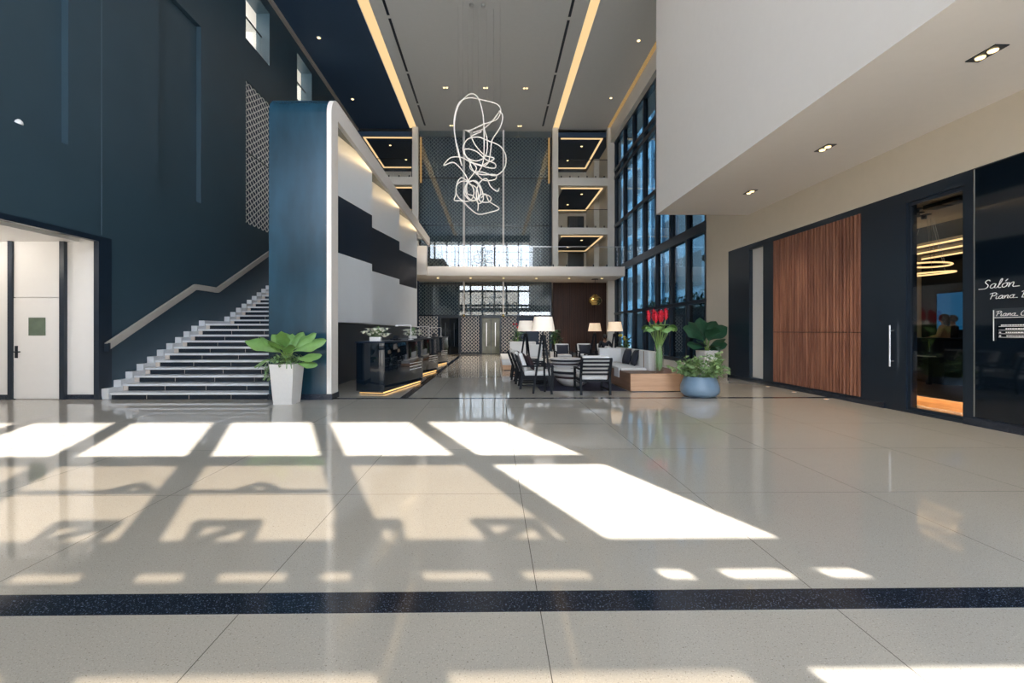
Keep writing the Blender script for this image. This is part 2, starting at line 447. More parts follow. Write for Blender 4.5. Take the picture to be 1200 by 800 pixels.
# right side: white upper volume, cream wall, dark shopfront
sbox('wall_upper', 'volume', (4.72, 8.4, FY, 12.9, 4.82, H))
sbox('wall_right', 'cream', (XR, XR+.25, FY, 12.9, 3.95, 4.82))
sbox('wall_right_pier', 'cream', (XR, XR+.6, 13.98, 15.45, 0, H))
sbox('wall_right_lintel', 'cream', (XR, XR+.6, 12.9, 13.98, 3.95, H))
front = B()
wall_holes(front, XR, XR+.2, FY, 13.98, .0, 3.95, [(12.17, 12.83, .13, 3.80), (8.90, 11.73, .13, 3.82), (6.92, 7.92, .05, 3.74), (3.2, 6.78, .16, 3.62)])
struct(front.obj('wall_right_shopfront', 'frame'))
b = B(); b.box(XR-.03, XR, 8.35, 13.98, 0, .1); b.box(XR-.03, XR, FY, 6.92, 0, .12)
struct(b.obj('baseboard_right', 'granite'))
sbox('wall_right_recess', 'white', (XR+.1, XR+.2, 12.17, 12.83, .13, 3.80))
w = struct(B().box(XR-.01, XR+.012, 3.2, 6.77, .14, 3.93).obj('window_6', 'blackgl'))
b = B(); b.box(XR-.016, XR-.01, 6.765, 6.78, .14, 3.93); b.obj('window_frame', 'steel', w)
# timber slat panel
t = thing('slat_panel', 'tall walnut slat panel in the dark shopfront beside the glass door', 'wall panel', (XR, 10.315, .13))
hw = 1.415
box('backing', 'darkwood', (.05, .1, -hw, hw, 0, 3.69), t)
n = 30
for nm, z0, z1 in (('upper_slats', 1.305, 3.69), ('lower_slats', 0, 1.29)):
    b = B()
    for i in range(n):
        y = -hw+(i+.5)*2*hw/n; b.box(-.015+.006*math.sin(i*2.6), .05, y-.025, y+.025, z0, z1, bev=.004, seg=1)
    b.obj(nm, 'slat', t)
# glass door
d = struct(B().box(XR+.05, XR+.065, 6.98, 7.86, .1, 3.68).obj('door_2', 'doorg'))
b = B(); b.box(XR+.03, XR+.09, 7.86, 7.92, .05, 3.74); b.box(XR+.03, XR+.09, 6.92, 6.98, .05, 3.74); b.box(XR+.03, XR+.09, 6.98, 7.86, 3.68, 3.74); b.box(XR+.03, XR+.09, 6.98, 7.86, .05, .10)
b.obj('door_frame', 'frame', d)
b = B(); b.tube([(XR-.075, 8.17, .80), (XR-.075, 8.17, 1.56)], .016, 10)
for z in (.90, 1.46): b.tube([(XR-.075, 8.17, z), (XR, 8.17, z)], .01, 8)
b.obj('door_handle', 'steel', d)

# curtain wall
w = struct(B().box(XR+.10, XR+.12, 15.45, 27.2, .25, 12.95).obj('window_3', 'cpane'))
b = B()
ym = [15.5, 17.05, 18.65, 20.3, 21.95, 23.6, 25.3, 27.1]
for i, y in enumerate(ym):
    b.box(XR, XR+.22, y-.07, y+.07, .25, 12.95)
for z0, z1 in ((.25, .40), (2.46, 2.58), (4.95, 5.30), (7.74, 7.92), (10.66, 10.86), (11.12, 11.3), (12.85, 12.95)):
    b.box(XR-.02, XR+.24, 15.45, 27.2, z0, z1)
b.obj('window_frame', pbr('window_metal', (24,40,56), .35, var=.08), w)
sbox('window_sill', 'column', (XR-.05, XR+.3, 15.45, 27.2, 0, .25))
b = B(); b.box(14.2, 16, 13.9, 60, 0, 24)
for i in range(18):
    b.box(14.0, 14.2, 14.5+i*2.5, 14.9+i*2.5, 0, 24)
struct(b.obj('wall_exterior', 'facade'))
b = B()
for i in range(18):
    for z in (1.2, 4.6, 8.0, 11.4, 14.8, 18.2): b.box(14.15, 14.2, 15.1+i*2.5, 16.8+i*2.5, z, z+2.4)
struct(b.obj('window_7', 'black'))
b = B(); b.box(10.5, 10.9, 16.6, 34, 0, 2.7)
struct(b.obj('wall_garden', 'outside'))
b = B(); rnd = random.Random(3)
for i in range(900):
    b.leaf((rnd.uniform(10.3, 11.4), rnd.uniform(17, 33), rnd.uniform(2.5, 3.4)), rnd.uniform(0, 6.3), rnd.uniform(-.3, 1.2), rnd.uniform(.25, .6), .13, .8, n=3)
tag(b.obj('hedge_foliage', 'hedge'), 'leafy planting on the garden wall outside the curtain wall', 'foliage', kind='stuff')
sbox('wall_sun_block', 'outside', (8.4, 16.5, FY, 13.9, 4.4, 30))  # unseen mass above the bar, made tall to keep sun off the curtain wall
sbox('roof_exterior', 'outside', (-9.2, 8.4, FY, 36, 14.7, 14.9))
sbox('roof_porch', 'plaza', (-20, 24, -8.95, FY-.12, 13.85, 14.2))
sbox('wall_right_end', 'column', (7.36, 7.8, 27.2, 33.9, 0, H+.3))
sbox('wall_left_end', 'navy', (XL-.5, XL, 27.9, 33.9, 0, H+.3))

# atrium end: columns, galleries, back wall
for x0, x1 in ((-4.90, -4.54), (3.62, 3.96), (6.98, 7.36)):
    sbox('column', 'column', (x0, x1, 27.2, 27.55, 5.05 if x1 < 6 else 0, H))
sbox('wall_back', 'column', (XL-.5, 8.4, 33.6, 33.9, 0, H+.3))
for z0, z1 in ((7.35, 7.76), (10.32, 10.80)):
    for x0, x1 in ((-8.35, -4.9), (3.96, 6.98)):
        sbox('floor_gallery', 'column', (x0, x1, 27.22, 33.6, z0, z1))
for zc in (7.35, 10.32, 13.40):
    for x0, x1, e in ((-8.35, -4.6, -1), (3.9, 7.4, 1)):
        if zc == 13.40: sbox('ceiling_gallery', 'ceil_dark', (x0, x1, 27.55, 33.6, 13.40, 13.7))
        t = thing('cove_light', 'warm rectangular light trough in the %s gallery ceiling %s' % ({7.35: 'lowest', 10.32: 'middle', 13.40: 'top'}[zc], 'behind the reception block' if e < 0 else 'by the curtain wall'), 'light cove', ((x0+x1)/2, 30.2, zc))
        hw = (x1-x0)/2-.35 if e < 0 else (x1-x0)/2-.6
        xa, xb = (-hw, hw) if e < 0 else (-hw-.3, hw-.0)
        for nm, dm in (('light_strip', (xa, xb, -2.55, -2.43, -.04, 0)), ('light_strip', (xa, xb, 2.4, 2.62, -.04, 0)), ('light_strip', (xb-.12, xb, -2.43, 2.4, -.04, 0) if e > 0 else (xa, xa+.12, -2.43, 2.4, -.04, 0))):
            box(nm, 'ledsoft', dm, t)
        box('tray', 'ceil_dark', (xa+.13, xb-.13, -2.4, 2.37, -.03, 0), t)
sbox('wall_gallery', 'column', (7.0, 7.36, 31.0, 33.6, 5.05, H))
sbox('wall_gallery_side', 'column', (3.55, 3.75, 28.75, 33.6, 5.05, H))
sbox('wall_gallery_left', 'column', (-4.75, -4.55, 28.75, 33.6, 5.05, H))
n = 0
for z0 in (7.76, 5.05):
    d = struct(box('door_%d' % (5+n), 'base', (5.7, 6.7, 33.5, 33.6, z0, z0+2.2))); n += 1
    b = B(); b.box(5.6, 5.7, 33.48, 33.6, z0, z0+2.3); b.box(6.7, 6.8, 33.48, 33.6, z0, z0+2.3); b.box(5.7, 6.7, 33.48, 33.6, z0+2.2, z0+2.3); b.obj('door_frame', 'frame', d)
def gallery_rail(x0, x1, z, label):
    t = thing('glass_balustrade', label, 'balustrade', ((x0+x1)/2, 27.28, z))
    h = (x1-x0)/2; k = 3
    for i in range(k):
        box('glass_panel', 'clear', (-h+2*h*i/k+.01, -h+2*h*(i+1)/k-.01, -.008, .008, .0, 1.1), t)
    box('handrail', 'metal', (-h, h, -.02, .02, 1.1, 1.13), t)
    for i in range(6): box('clamp', 'metal', (-h+.2+(2*h-.4)*i/5-.03, -h+.2+(2*h-.4)*i/5+.03, -.03, .03, 0, .12), t)
gallery_rail(3.96, 6.98, 7.76, 'clear glass balustrade on the middle gallery beside the curtain wall')
gallery_rail(3.96, 6.98, 10.80, 'clear glass balustrade on the top gallery beside the curtain wall')
gallery_rail(-8.35, -4.9, 10.80, 'clear glass balustrade on the top gallery above the reception block')
gallery_rail(-8.35, -4.9, 7.76, 'clear glass balustrade on the middle gallery above the reception block')

# balcony bridge
t = thing('balcony_bridge', 'pale balcony bridge with glass balustrade crossing the end of the lobby', 'balcony', (1.4, 26.5, 4.53))
box('slab', 'volume', (-6.0, 5.95, -1.6, 1.75, 0, .52), t, .01)
box('upstand', 'volume', (-6.0, -5.05, -1.93, -1.6, 0, 1.6), t, .01)
xs = [-5.05+i*1.571 for i in range(8)]
for a, c in zip(xs, xs[1:]): box('glass_panel', 'clear', (a+.01, c-.01, -1.55, -1.53, .5, 1.62), t)
box('handrail', 'steel', (-5.05, 5.95, -1.565, -1.515, 1.62, 1.65), t)
for i in range(15): box('clamp', 'metal', (-4.8+i*.75-.03, -4.8+i*.75+.03, -1.58, -1.5, .52, .64), t)

# lattice screen at the back with lift doors
sbox('wall_back_lobby', 'latback', (-5.2, 3.75, 28.62, 28.75, 0, H))
t = thing('lattice_screen', 'full height pale ogee lattice screen covering the end wall', 'lattice screen', (-.5, 28.45, 0))
x0, x1 = -4.2, 4.05
b = B(); ogee(b, x0, x1, 2.5, 13.75, .24, .46, .045, lambda u, z: (u, 0, z)); solidify(b.obj('upper_lattice', 'lattice', t), .012)
for a, c in ((-4.2, -3.0), (-1.52, -.38), (1.02, 2.0), (3.4, 4.05)):
    b = B(); ogee(b, a, c, .12, 2.4, .23, .44, .055, lambda u, z: (u, 0, z)); solidify(b.obj('lower_lattice', 'white', t), .012)
    box('baseboard', 'frame', (a, c, -.03, .05, 0, .12), t)
for z in (2.4, 4.4, 8.1, 11.1): box('rail', 'frame', (x0, x1, -.05, .03, z, z+.09), t)
n = 3
for x, mt in ((-2.75, 'blackgl'), (-.14, pbr('bronze_glass', (92,98,84), .12, var=.5, scale=2))):
    x -= 0
    d = struct(box('door_%d' % n, 'frame', (x-.66, x+.66, 28.40, 28.60, 2.30, 2.40))); n += 1
    for s in (-1, 1):
        box('door_leaf', mt, (x+min(0, s*.56)+.01, x+max(0, s*.56)-.01, 28.46, 28.50, .02, 2.28), d)
        box('door_frame', 'frame', (x+s*.61-.05, x+s*.61+.05, 28.40, 28.60, 0, 2.30), d)
    for s in (-.28, .28): box('door_inset', 'steel' if mt != 'blackgl' else 'base', (x+s-.02, x+s+.02, 28.45, 28.46, .5, 2.0), d)
# glazed screen with slender posts in front of the lattice
t = thing('glass_screen', 'frameless glass screen with slender white posts in front of the lattice', 'glass screen', (-.5, 27.75, 0))
for i in range(4):
    for z0, z1 in ((5.05, 8.09), (8.13, 11.1), (11.14, H)):
        box('glass_panel', 'screen', (-4.1+i*2.05+.01, -4.1+(i+1)*2.05-.01, -.01, .01, z0, z1), t)
for x in (-1.30, 1.13): box('post', 'white', (x-.06, x+.06, -.20, -.02, 5.05, H), t)
tl = thing('glass_screen', 'lower run of glass with two short posts under the balcony in front of the lattice', 'glass screen', (-.5, 27.75, 2.45))
for i in range(4): box('glass_panel', 'screen', (-4.1+i*2.05+.01, -4.1+(i+1)*2.05-.01, -.01, .01, 0, 2.07), tl)
for x in (-1.30, 1.13):
    box('post', 'white', (x-.05, x+.05, -.20, -.02, .04, 2.07), tl); B().lathe([(.03, -.12), (.08, -.06), (.08, .0), (.05, .04)], 14, (x, -.11, 0)).obj('finial', 'brass', tl)
for x in (-3.95, 3.95): box('edge_light', 'leddim', (x-.05, x+.05, -.14, -.06, 10.6, 13.4), t)
# timber end wall under the balcony
t = thing('timber_wall', 'dark walnut slatted wall beneath the balcony behind the lounge', 'wall panel', (5.5, 28.4, 0))
b = B()
for i in range(34): b.box(-1.68+i*.0985, -1.68+i*.0985+.075, -.05, 0, .1, 4.53)
b.obj('slats', 'darkwood', t); box('backing', 'darkwood', (-1.7, 1.7, 0, .1, 0, 4.53), t); box('baseboard', 'frame', (-1.7, 1.7, -.06, 0, 0, .1), t)

# entrance front behind the viewpoint: it lets the sun in and mirrors in the glossy floor
holes = [(XL+.2, 4.66, 6.76, 13.0), (XL+.2, 4.66, 4.93, 6.52), (XL+.2, XR, .05, 3.97)]
b = B(); wall_holes(b, FY-.12, FY, XL-.5, 8.4, 0, H+.3, holes+[(XL+.2, 4.66, 4.49, 4.66)], axis='Y')
for x in (3.28, 1.73, .18, -1.37, -2.92, -4.47, -6.02, -7.57):
    b.box(x-.1, x+.1, FY-.18, FY+.05, 0, 13.0)
for z in (8.5, 10.7): b.box(XL, 4.72, FY-.1, FY, z, z+.08)
for k in range(-13, 6):
    xa = 3.02+.6*k*1.0
    b.box(xa, xa+.16, FY-.12, FY, 4.48, 4.67)
# unseen bracket frames and a thin bar, shaped to cast the floor shadows
for xb in (-1.6, -.55, .5, 1.55, 2.6):
    b.bar((xb, FY-.06, 5.22), (xb+.5, FY-.06, 5.22), .08, .06); b.bar((xb+.47, FY-.06, 5.22), (xb+.42, FY-.06, 4.94), .08, .08)
    b.bar((xb+.03, FY-.06, 4.94), (xb+.05, FY-.06, 5.22), .08, .07); b.bar((xb+.05, FY-.06, 4.95), (xb+.42, FY-.06, 5.2), .08, .07)
b.bar((-1.5, FY-.06, 5.80), (1.66, FY-.06, 5.80), .06, .05)
for xb in (-.4, .75): b.bar((xb, FY-.06, 5.82), (xb+.22, FY-.06, 5.98), .06, .09); b.bar((xb+.22, FY-.06, 5.98), (xb+.38, FY-.06, 5.82), .06, .06)
struct(b.obj('wall_rear', 'frame'))
w = struct(B().box(XL, 3.28, FY-.05, FY-.045, 4.93, 6.52).obj('window_4', 'tint'))
B().box(XL, 3.28, FY-.05, FY-.045, 4.48, 4.67).obj('window_pane', 'tint', w)
w = struct(B().box(XL, 3.28, FY-.05, FY-.045, .05, 3.97).obj('window_5', 'tint'))
# ------------------------------------------------------------------ reception block
t = thing('reception_block', 'tall navy and white reception wall block with a rounded top corner', 'reception wall', (-4.1, 9.55, 0))
OX, OY = 4.1, -9.55
def arc(cy, cz, r, a0, a1, n=8): return [(cy+r*math.cos(a0+(a1-a0)*i/n), cz+r*math.sin(a0+(a1-a0)*i/n)) for i in range(n+1)]
E = 14.75
prof = [(0, .12)] + arc(.42, 6.08, .42, PI, PI/2) + [(E, 6.5), (E, 6.35), (.15, 6.35), (.15, .12)]
B().prism(prof, -.65, .57, 'X').obj('front_cladding', 'pier', t)
B().prism([(.15, .12), (.15, 6.35), (.40, 6.35), (.40, .12)], -.65, .57, 'X').obj('pier_core', 'base', t)
frm = [(0, .12)] + arc(.42, 6.08, .42, PI, PI/2) + [(E, 6.5), (E, 6.09), (.40, 6.09), (.40, .12)]
B().prism(frm, .57, .67, 'X').obj('side_frame', 'volume', t)
B().box(-.67, .69, -.02, .42, 0, .12).obj('plinth', 'granite', t)
box('roof', 'volume', (-.65, .57, .4, E, 6.38, 6.48), t)
box('rear_wall', 'navy', (-.655, -.62, .40, 15.0, 0, 6.38), t)
box('base_panel', 'base', (-.62, -.09, .40, 14.95, 0, 1.68), t)
for yf in (13.2, 17.05, 20.9):
    y1 = yf+OY; y0 = max(y1-3.85, .41); xn = .545-.175*(y1-y0); tri = [(-.62, y1), (.545, y1), (xn, y0), (-.62, y0)]
    B().prism(tri, 1.68, 3.42, 'Z').obj('lower_white_panel', 'panel', t)
    B().prism(tri, 3.42, 4.85, 'Z').obj('black_panel', 'black', t)
    B().prism(tri, 4.85, 6.38, 'Z').obj('upper_white_panel', 'panel', t)
box('end_panel', 'panel', (-.62, -.05, 20.9+OY, 14.95, 1.68, 6.38), t)
box('light_strip', 'ledstrong', (.552, .569, .5, 14.6, 6.14, 6.24), t)

# ------------------------------------------------------------------ staircase
t = thing('staircase', 'straight staircase of white treads and dark risers climbing beside the navy wall', 'staircase', (-6.6, 9.70, 0))
XA, XB = -1.74, 1.82
steps = []; y = 0; z = .138
for k in range(11): steps.append((y, z)); y += .317; z += .1525
yl = steps[-1][0]+1.2; z = steps[-1][1]
for k in range(22): z += .1525; steps.append((yl+k*.317, z))
for i, (y, z) in enumerate(steps):
    nx = steps[i+1][0] if i+1 < len(steps) else y+1.4
    zp = steps[i-1][1] if i else 0
    last = i == len(steps)-1
    xa = XA if i == 0 else XA+.16
    s = B().box(xa, XB, y-.02, nx+.0, z-.05, z, bev=.006, seg=1).obj('tread', 'step', t)
    b = B(); b.box(xa+.10, XB-.02, y+.02, nx+.02, zp, z-.05); r = b.obj('riser', 'riser', s)
    b = B()
    b.box(xa, xa+.10, y+.0, nx, zp, z-.05); b.obj('riser_return', 'stepside', s)
    for q in range(4): box('joint', 'stepside', (xa+.9+q*.9, xa+.906+q*.9, y+.015, y+.021, zp, z-.05), s)
b = B()
poly = [(-.04, 0)]
for i, (y, z) in enumerate(steps):
    poly += [(y-.06, (steps[i-1][1] if i else 0)+.09), (y-.06, z+.09)]
poly += [(steps[-1][0]+1.4, steps[-1][1]+.09), (steps[-1][0]+1.4, 0)]
B().prism(poly, XA, XA+.158, 'X').obj('stringer', 'step', t)
lt = thing('step_light', 'tiny round lamp in the side of the stairs beside the navy block', 'step light', (-4.80, 11.2, 1.02))
B().lathe([(.04, 0), (.04, .03), (.03, .035)], 12).obj('housing', 'steel', lt); B().lathe([(.028, .035), (.0, .05)], 12).obj('bulb', 'lamp', lt)

t = thing('handrail', 'broad pale cranked handrail fixed to the navy wall above the stairs', 'handrail', (XL, 9.7, 0))
P = [(.08, .02, 1.13), (.08, 2.85, 2.68), (.08, 3.85, 2.68), (.08, 6.9, 4.30), (.08, 9.3, 5.52)]
b = B()
for p, q in zip(P, P[1:]): b.bar(p, q, .07, .15)
b.obj('rail', 'rail', t)
box('end_cap', 'frame', (.03, .13, -.01, .04, 1.02, 1.20), t)
for p, q in zip(P, P[1:]):
    for f in (.25, .75):
        c = Vector(p).lerp(Vector(q), f); box('bracket', 'metal', (0, .08, c.y-.02, c.y+.02, c.z-.05, c.z-.01), t)

# ------------------------------------------------------------------ reception desks
def desk(loc, label):
    t = thing('reception_desk', label, 'reception desk', loc, -.19, 'reception desks in a stepped row')
    # local: far corner on the lobby side at the origin of x, desk runs towards -y
    w, L = .70, 2.55
    box('plinth', 'frame', (-w+.06, -.06, -L+.06, -.06, 0, .06), t)
    box('light_strip', 'led', (-.06, -.045, -L+.06, -.06, .02, .045), t)
    box('light_strip', 'led', (-w+.06, -.06, -L+.045, -L+.06, .02, .03), t)
    box('body', 'blackgl', (-w, 0, -L, 0, .07, 1.18), t, .004)
    box('counter_top', 'black', (-w-.02, .015, -L-.015, .01, 1.18, 1.215), t, .004)
    for i in range(3): box('white_line', 'text', (.0, .004, -1.0, -.12, .43+i*.08, .447+i*.08), t)
    return t
DK = [((-2.0, 12.78, 0), 'black glossy reception desk with warm underlight, first of the row from the navy block'),
      ((-2.0, 16.3, 0), 'black glossy reception desk with warm underlight, middle one of the row'),
      ((-2.03, 20.2, 0), 'black glossy reception desk with warm underlight, last of the row near the lifts')]
for l, s in DK: desk(l, s)
def on_desk(i, lx, ly):
    (x, y, _), _s = DK[i]; c, s = math.cos(-.19), math.sin(-.19)
    return (x+lx*c-ly*s, y+lx*s+ly*c, 1.215)
def desk_lamp(loc, label):
    t = thing('desk_lamp', label, 'desk lamp', loc, -.19, 'white desk lamps on the reception desks')
    B().lathe([(.075, 0), (.075, .015), (.02, .02)], 16).obj('base', 'text', t)
    B().tube([(0, 0, .02), (0, 0, .40)], .012, 8).obj('stem', 'text', t)
    B().bar((0, 0, .40), (-.42, 0, .40), .03, .018).obj('arm', 'text', t)
    B().lathe([(.012, .0), (.04, -.02), (.04, -.04)], 12, (-.42, 0, .41)).obj('lamp_head', 'text', t)
for i in range(3):
    desk_lamp(on_desk(i, -.22, -.35), ['white L-shaped desk lamp on the first black reception desk', 'white L-shaped desk lamp on the middle reception desk behind the lilies', 'white L-shaped desk lamp on the last reception desk near the lifts'][i])
    t = thing('computer_monitor', ['dark monitor lying low on the first reception desk', 'dark monitor on the middle reception desk', 'dark monitor on the last reception desk'][i], 'monitor', on_desk(i, -.35, -1.0), -.19+PI/2)
    box('base', 'metal', (-.10, .10, -.06, .06, 0, .015), t); box('stand', 'metal', (-.02, .02, -.01, .01, .015, .07), t); B().box(-.22, .22, -.02, .01, .05, .13, bev=.005).obj('screen', 'frame', t)
def lily_vase(loc, label, seed):
    t = thing('lily_vase', label, 'flower vase', loc)
    B().box(-.13, .13, -.08, .08, 0, .10, bev=.008).obj('vase', 'white', t)
    r = random.Random(seed); b = B()
    for i in range(46):
        b.leaf((r.uniform(-.10, .10), r.uniform(-.06, .06), .09), r.uniform(0, 6.28), r.uniform(.35, 1.4), r.uniform(.16, .36), .045, .5, n=4)
    b.obj('leaves', 'leafb', t)
    b = B()
    for i in range(46):
        a = r.uniform(0, 6.28); d = r.uniform(.06, .30); c = Vector((d*math.cos(a), d*.8*math.sin(a)-.03, r.uniform(.11, .30)))
        b.ball(c, .028, sub=1)
        for k in range(6): b.leaf(c, k*PI/3+i, .55, .105, .05, 1.3, n=3)
    b.obj('blossoms', 'lily', t)
lily_vase(on_desk(0, -.36, -2.25), 'white lilies in a white box vase at the near end of the first reception desk', 1)
lily_vase(on_desk(1, -.35, -1.6), 'white lilies in a white box vase on the middle reception desk', 2)

# ------------------------------------------------------------------ big planters
def tall_pot(t, wt=.56, wb=.42, h=.80):
    b = B(); o = [(wt/2*a, wt/2*c) for a, c in ((-1, -1), (1, -1), (1, 1), (-1, 1))]
    ring = lambda w, z: [b._v((w/2*a, w/2*c, z)) for a, c in ((-1, -1), (1, -1), (1, 1), (-1, 1))]
    R = [ring(wb, 0), ring(wt, h), ring(wt-.06, h), ring(wt-.10, h-.06)]
    b.bm.faces.new(list(reversed(R[0])))
    for A, C in zip(R, R[1:]):
        for k in range(4): b.bm.faces.new([A[k], A[(k+1) % 4], C[(k+1) % 4], C[k]])
    b.bm.faces.new(R[-1])
    b.obj('pot', 'concrete', t)
    box('soil', 'soil', (-wt/2+.06, wt/2-.06, -wt/2+.06, wt/2-.06, h-.08, h-.045), t)
t = thing('fiddle_leaf_planter', 'big bright leaves in a tall tapered white planter before the navy block', 'potted plant', (-4.16, 9.10, 0), math.radians(-2))
tall_pot(t, .48, .37)
# azimuth, rise, length, width, droop, roll, stem height
sp = [(178,.50,.72,.42,.45,.95,.30), (150,.95,.46,.40,.5,.8,.34), (262,.80,.46,.40,.75,.0,.34), (235,.95,.52,.40,.7,.5,.30), (95,1.30,.36,.40,.5,.0,.34), (62,1.2,.42,.46,.6,-.5,.36),
      (8,.55,.62,.44,.45,-1.0,.32), (20,.95,.50,.44,.6,-.8,.36), (345,.18,.56,.30,.1,-1.0,.14), (352,-.02,.42,.24,.1,-1.0,.03), (300,.85,.40,.38,.8,-.2,.26), (120,1.25,.36,.42,.4,.4,.36), (280,1.15,.42,.40,.6,.0,.40)]
bs = B(); b = B()
for az, ti, ln, wd, dr, ro, hg in sp:
    a = math.radians(az); rr = .12 if hg > .2 else .20
    top = Vector((rr*math.cos(a), rr*.7*math.sin(a), .78+hg*.8))
    bs.tube(spline([(0, 0, .74), (rr*.4*math.cos(a), rr*.3*math.sin(a), .74+hg*.5), top], 3), .011, 6)
    b.leaf(top, a, ti, ln*1.12, wd*.66, dr, fold=.42, n=14, peak=.6, wave=.20, roll=ro)
bs.obj('stems', 'stem', t); b.obj('large_leaves', 'leaf', t)
r = random.Random(5); b = B()
for i in range(230):
    a = r.uniform(0, 6.28); d = r.uniform(.0, .30)
    b.leaf((d*math.cos(a), d*math.sin(a), .76+r.uniform(0, .20)), r.uniform(0, 6.28), r.uniform(-.4, 1.1), r.uniform(.06, .15), .05, 1.0, n=3)
for i in range(14):
    a = r.uniform(0, 6.28); c = Vector((.24*math.cos(a), .24*math.sin(a), .82))
    b.tube(spline([c, c+Vector((.15*math.cos(a), .15*math.sin(a), .06)), c+Vector((.34*math.cos(a), .34*math.sin(a), -.08))], 3), .009, 4)
for i in range(40):
    b.leaf((-.28+r.uniform(-.04, .04), -.14+r.uniform(-.1, .1), r.uniform(.50, .82)), r.uniform(2.5, 4.5), r.uniform(-1.3, .3), .10, .05, .8, n=3)
b.obj('underplanting', 'leafb', t)

t = thing('dark_leaf_planter', 'dark broad-leaved plant in a tall white planter behind the blue-grey bowl', 'potted plant', (6.60, 13.75, 0), math.radians(8))
tall_pot(t, .46, .36, .86)
bs = B(); b = B()
for az, ti, ln, wd, dr, ro, hg in [(10,.85,.85,.50,.7,-.9,.30), (30,1.15,.80,.50,.6,-.6,.30), (172,.95,.80,.48,.9,.9,.28), (150,1.2,.75,.48,.6,.6,.30), (265,1.2,.60,.46,.9,0,.30), (90,1.35,.75,.50,.4,0,.34),
      (185,.30,.62,.30,.4,.9,.10), (350,.35,.55,.38,.5,-.9,.12), (215,.7,.5,.36,.8,.4,.12), (320,.8,.5,.40,.8,-.4,.14), (280,.6,.42,.36,.9,0,.06), (5,.05,.42,.26,.3,-.9,.02)]:
    a = math.radians(az); top = Vector((.09*math.cos(a), .08*math.sin(a), .86+hg))
    bs.tube([(0, 0, .80), top], .012, 6); b.leaf(top, a, ti, ln, wd, dr, fold=.22, n=10, peak=.6, wave=.12, roll=ro)
bs.obj('stems', 'stem', t); b.obj('large_leaves', 'leafd', t)

t = thing('bowl_planter', 'rounded blue-grey bowl planter of bushy small leaves at the end of the oak bench', 'potted plant', (4.62, 9.96, 0))
B().lathe([(.27, 0), (.33, .015), (.395, .08), (.415, .15), (.405, .24), (.37, .33), (.335, .42), (.325, .445), (.305, .445), (.30, .40), (.29, .38)], 40).obj('bowl', 'bluebowl', t)
B().lathe([(.29, .37), (.15, .40), (0, .41)], 24).obj('soil', 'soil', t)
r = random.Random(9); b = B(); bs = B()
for i in range(36):
    a = r.uniform(0, 6.28); ti = r.uniform(.35, 1.45); L = r.uniform(.32, .68)
    if abs(a-1.6) < .5: L *= .8
    d = Vector((math.cos(a)*math.cos(ti), math.sin(a)*math.cos(ti), math.sin(ti)))
    s = Vector((.16*math.cos(a), .16*math.sin(a), .40)); e = s+d*L
    bs.tube([s, (s+e)/2+Vector((0, 0, .03)), e], .006, 4)
    for k in range(15):
        p = s.lerp(e, r.uniform(.2, 1.02)); b.leaf(p, r.uniform(0, 6.28), r.uniform(-.3, .9), r.uniform(.09, .16), .07, .8, n=3, roll=r.uniform(-1, 1))
for s, e in (((.2, 0, .42), (.62, -.05, .52)), ((.18, .1, .42), (.55, .1, .62)), ((-.2, 0, .42), (-.42, -.05, .70))):
    s, e = Vector(s), Vector(e); bs.tube([s, (s+e)/2+Vector((0, 0, .05)), e], .006, 4)
    for k in range(22): b.leaf(s.lerp(e, r.uniform(.3, 1.1))+Vector((0, 0, .03)), r.uniform(0, 6.28), r.uniform(-.5, .8), r.uniform(.07, .12), .055, .8, n=3)
bs.obj('stems', 'stem', t); b.obj('leaves', 'leafb', t)

# ------------------------------------------------------------------ lounge
def rugs():
    o = B().box(1.15, 3.25, 10.85, 14.6, .001, .006).obj('rug', 'rug'); tag(o, 'dark navy rug under the armchairs closest to the oak bench', 'rug')
    o = B().box(2.0, 5.4, 15.0, 20.4, .001, .006).obj('rug', 'rug'); tag(o, 'dark navy rug under the far group of armchairs', 'rug')
rugs()
def armchair():
    """faces +y; width .68"""
    t = thing('armchair', 'x', 'armchair', (0, 0, 0), 0, 'dark timber lounge armchairs')
    hw, f, bk = .33, .40, -.40
    for s in (-1, 1):
        B().bar((s*hw, f, 0), (s*hw, f, .56), .05, .06).obj('front_leg', 'ash', t)
        b = B(); b.bar((s*hw, bk, 0), (s*hw, bk+.06, .42), .05, .06); b.bar((s*hw, bk+.06, .40), (s*hw, bk-.10, .84), .05, .055); b.obj('rear_leg', 'ash', t)
        B().box(s*hw-.03, s*hw+.03, bk+.04, f+.03, .56, .595, bev=.006).obj('armrest', 'ash', t)
        for z in (.10, .26): B().bar((s*hw, bk+.01, z), (s*hw, f, z), .03, .035).obj('side_rail', 'ash', t)
    b = B(); b.box(-hw, hw, bk+.06, f-.02, .29, .335); b.obj('seat_frame', 'ash', t)
    b = B()
    for z in (.47, .56, .65, .74, .825):
        y = bk+.06-(z-.40)*.364; b.box(-hw+.02, hw-.02, y-.012, y+.012, z-.022, z+.022)
    b.obj('back_slats', 'ash', t)
    B().box(-hw+.03, hw-.03, bk+.10, f+.02, .335, .455, bev=.03, seg=3).obj('seat_cushion', 'fabric', t)
    b = B(); b.m = Matrix.Translation((0, bk+.10, .44)) @ Matrix.Rotation(math.radians(20), 4, 'X'); b.box(-hw+.03, hw-.03, -.0, .11, 0, .46, bev=.035, seg=3); b.obj('back_cushion', 'fabric', t)
    return t
A0 = armchair()
